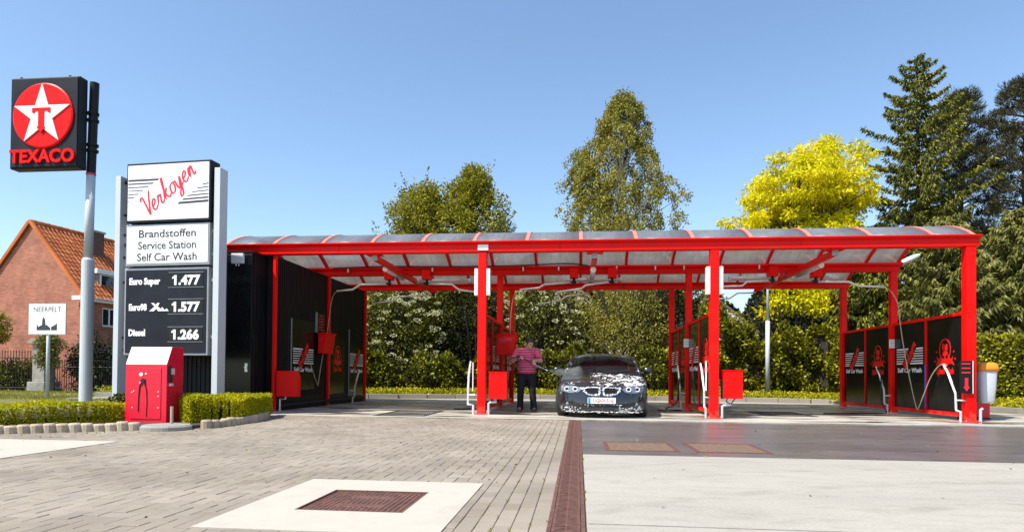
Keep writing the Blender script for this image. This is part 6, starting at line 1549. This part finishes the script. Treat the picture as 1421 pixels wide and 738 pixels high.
# ivy hedge following the kerb, and ground cover at its foot
def path_at(pts, s):
    for a, b in zip(pts, pts[1:]):
        L = (b - a).length
        if s <= L: return a.lerp(b, s / L), (b - a).normalized()
        s -= L
    return pts[-1].copy(), (pts[-1] - pts[-2]).normalized()
def plen(pts): return sum((b - a).length for a, b in zip(pts, pts[1:]))
def hedge(name, label, pts, width, hfun, leafm, n, L, z0=.1, core=True, wob=.12, ends=True, cat='hedge', group=None, out=.9):
    pts = smooth_path([Vector((a, b, 0)) for a, b in pts], 6); root = thing(name, label, cat, (pts[0].x, pts[0].y, z0), 0, group); T = plen(pts); o0 = Vector((pts[0].x, pts[0].y, 0))
    P = []; D = []
    for _ in range(n):
        s_ = rng.uniform(0, T); p, d = path_at(pts, s_); nr = Vector((d.y, -d.x, 0)); h = hfun(s_ / T); u = rng.random()
        bump = wob * (math.sin(s_ * 2.3 + 1) * .5 + math.sin(s_ * 5.1) * .3) + rng.normal() * wob * .25
        if u < .52: z = rng.uniform(0, h); off = width / 2 + bump + wob * .8 * math.sin(z * 5 + s_ * 3) * .5; dd = nr * out; up = -.25 + (.9 if z > h * .85 else 0)
        elif u < .85: z = h + bump * .7; off = rng.uniform(-width / 2, width / 2); dd = Vector((0, 0, 0)); up = out
        else: z = rng.uniform(0, h); off = -width / 2 - bump; dd = -nr * out; up = 0
        if ends and rng.random() < .06:
            e = rng.random() < .5; p, d = path_at(pts, 0 if e else T); off = rng.uniform(-width / 2, width / 2); z = rng.uniform(0, h); dd = d * (-1 if e else 1) * out; nr = Vector((d.y, -d.x, 0)); up = 0
        q_ = p + nr * off - o0; P.append((q_.x, q_.y, z)); g_ = rng.normal(size=3) * .6; D.append((dd.x + g_[0], dd.y + g_[1], up + g_[2]))
    leaves('foliage', P, D, L, L * .66, LM[leafm], root)
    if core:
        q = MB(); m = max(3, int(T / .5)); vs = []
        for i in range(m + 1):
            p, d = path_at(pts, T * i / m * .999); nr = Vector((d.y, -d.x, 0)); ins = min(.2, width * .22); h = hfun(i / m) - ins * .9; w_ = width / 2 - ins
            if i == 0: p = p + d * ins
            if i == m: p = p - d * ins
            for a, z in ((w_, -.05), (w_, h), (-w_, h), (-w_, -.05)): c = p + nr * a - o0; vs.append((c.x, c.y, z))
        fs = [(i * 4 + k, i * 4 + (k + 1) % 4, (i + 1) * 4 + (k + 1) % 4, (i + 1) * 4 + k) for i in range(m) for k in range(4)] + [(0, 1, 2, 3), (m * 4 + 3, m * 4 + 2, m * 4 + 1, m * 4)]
        q.add(vs, fs); q.build('shade_dark_core', M['core'], root)
    return root
HN = [(-9, 9.3), (-5.1, 9.9), (-2, 10.6), (1, 10.9), (4.4, 10.9), (6.6, 10.9)]
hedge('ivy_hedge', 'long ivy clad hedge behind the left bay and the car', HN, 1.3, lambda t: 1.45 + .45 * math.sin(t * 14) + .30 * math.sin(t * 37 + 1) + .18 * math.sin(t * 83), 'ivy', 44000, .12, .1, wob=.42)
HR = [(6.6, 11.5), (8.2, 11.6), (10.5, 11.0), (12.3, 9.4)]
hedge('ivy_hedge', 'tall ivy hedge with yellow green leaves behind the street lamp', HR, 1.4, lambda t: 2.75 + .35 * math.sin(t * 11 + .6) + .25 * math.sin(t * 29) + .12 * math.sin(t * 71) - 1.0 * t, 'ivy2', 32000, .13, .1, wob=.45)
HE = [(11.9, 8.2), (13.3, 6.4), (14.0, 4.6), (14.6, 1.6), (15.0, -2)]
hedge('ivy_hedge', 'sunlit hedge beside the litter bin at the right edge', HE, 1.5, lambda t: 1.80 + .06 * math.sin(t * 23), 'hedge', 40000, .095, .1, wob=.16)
def cover(pts, w, n, L=.08):
    pts = [Vector((a, b, 0)) for a, b in pts]; T = plen(pts); P = []; D = []
    for _ in range(n):
        p, d = path_at(pts, rng.uniform(0, T)); nr = Vector((-d.y, d.x, 0)); p = p + nr * rng.uniform(.05, w); P.append((p.x, p.y, .10 + rng.random() ** 1.5 * .24)); g_ = rng.normal(size=3) * .8; D.append((g_[0], g_[1] - .3, g_[2] + .7))
    return leaves('ground_cover', P, D, L, L * .7, LM['cover'], None, kind='stuff')
o = cover([(v.x, v.y) for v in KS], 1.0, 36000); tag(o, 'low yellow green ground cover along the rear kerb', 'ground cover')

def woodland():
    HW = [(-16, 18.5), (-6, 20.0), (4, 21.0), (14, 21.0), (24, 18.5)]
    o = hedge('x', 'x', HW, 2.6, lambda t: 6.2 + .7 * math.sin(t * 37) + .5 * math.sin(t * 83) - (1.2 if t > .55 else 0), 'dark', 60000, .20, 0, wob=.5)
    f, c = [k for k in o.children]
    f.parent = None; f.name = 'woodland_belt'; f.location = o.location; f['kind'] = 'stuff'; tag(f, 'dense dark green woodland belt far behind the shrubs and trees', 'woodland')
    c.parent = f; c['kind'] = 'stuff'; bpy.data.objects.remove(o)
woodland()
# clipped hedges in the front bed
hedge('box_hedge', 'low clipped box hedge left of the red cabinet', [(-11.9, -7.1), (-9.3, -6.0), (-7.6, -5.25), (-6.5, -4.62), (-6.0, -4.15), (-5.72, -3.65), (-5.62, -3.3)], 1.22, lambda t: .30 + .02 * math.sin(t * 30), 'box', 42000, .042, .02, wob=.05, group='low clipped hedges in the front bed')
hedge('box_hedge', 'low clipped box hedge between the red cabinet and the black plant room', [(-4.30, -3.62), (-4.02, -3.3), (-4.0, -2.8), (-4.12, -2.1), (-4.35, -1.5)], .80, lambda t: .37 + .02 * math.sin(t * 20), 'box', 26000, .042, .04, wob=.05, group='low clipped hedges in the front bed')
hedge('box_hedge', 'small dark clipped hedge at the foot of the right sign post', [(-6.4, -2.3), (-5.6, -2.2), (-4.95, -2.0)], .5, lambda t: .34, 'shrub', 7000, .045, .04, wob=.05, group='low clipped hedges in the front bed')

# garden on the left
def small_tree(label, loc, h, r, m, group=None, stake=False):
    root = tree_root('small_tree', label, 'tree', loc, group); C = []; Rr = []
    for _ in range(16): u = unit(1)[0]; C.append((u[0] * r * .6, u[1] * r * .6, h - r + u[2] * r * .8)); Rr.append((r * .45,) * 3)
    P, D = blob_leaves(C, Rr, 150 / max(.3, r), .2, .2); leaves('crown', P, D, .13, .05, LM[m], root); trunk(root, h - r * .6, .05)
small_tree('small round topped standard tree left of the town sign', (-19.3, 10.4, -.07), 2.35, .62, 'cypress')
small_tree('young leafy tree against the brick gable', (-24.4, 13.0, -.07), 3.6, .75, 'horn')
shrub('dark bush between gate pier and brick house', (-19.6, 13.3, -.07), 1.2, .6, 2.6, 'dark', 60, .12, 50)
shrub('rounded bush at the foot of the brick gable, left', (-25.4, 13.3, -.07), 1.3, .5, 1.7, 'ivy', 60, .12, 50)
shrub('rounded bush at the foot of the brick gable, beside the railing', (-23.4, 13.4, -.07), 1.2, .5, 1.5, 'ivy', 60, .12, 50)
shrub('low lavender coloured tuft in front of the house window', (-17.2, 13.2, -.07), 1.1, .4, .55, 'cypress', 80, .10, 30)
broad_tree('thin leafy tree at the far left edge behind the brick house', (-38.5, 24, 0), 12.5, 2.0, 4, 'birch', 60, 22, .16, 1.0, 30, name='garden_tree')
# grass blades on the lawn
P = []; D = []
for _ in range(22000):
    x = rng.uniform(-27, -12); y = rng.uniform(5.2, 12.4)
    P.append((x, y, -.07)); D.append((rng.normal() * .3, rng.normal() * .3, 1))
o = leaves('lawn_grass', P, D, .09, .02, LM['grass'], None, kind='stuff'); tag(o, 'short grass on the lawn before the brick house', 'grass')

# litter: dry leaves and crumbs on the paving, moss and weeds in the joints beside the drain
P = []; D = []
for _ in range(240):
    if rng.random() < .45: pt, dd = path_at([Vector((a, b, 0)) for a, b in EDGE[3:]], rng.uniform(0, 6)); x, y = pt.x + rng.normal() * .25 + .1, pt.y - abs(rng.normal()) * .3 - .1
    else: x, y = rng.uniform(-5, 7), rng.uniform(-10, -1.3)
    P.append((x, y, .004)); D.append((rng.normal(), rng.normal(), .12))
o = leaves('leaf_litter', P, D, .032, .018, leafmat('dry_leaves', [(.30, .22, .09), (.20, .13, .06), (.38, .33, .14), (.12, .09, .05)], .1, .7, .1), None, kind='stuff'); tag(o, 'scattered dry leaves and crumbs on the paving', 'litter')
P = []; D = []
for _ in range(70):
    x = rng.choice([1.355, 1.455, 1.555, 1.655, 1.755, 1.855, 2.068]) + rng.normal() * .003; y = rng.uniform(-10, -3)
    for _k in range(int(rng.integers(4, 16))): P.append((x + rng.normal() * .004, y + rng.normal() * .03, -.004)); D.append((rng.normal() * .5, rng.normal() * .5, 1))
o = leaves('joint_weeds', P, D, .016, .007, LM['grass'], None, kind='stuff'); tag(o, 'small weeds and moss in the joints beside the drain', 'weeds')
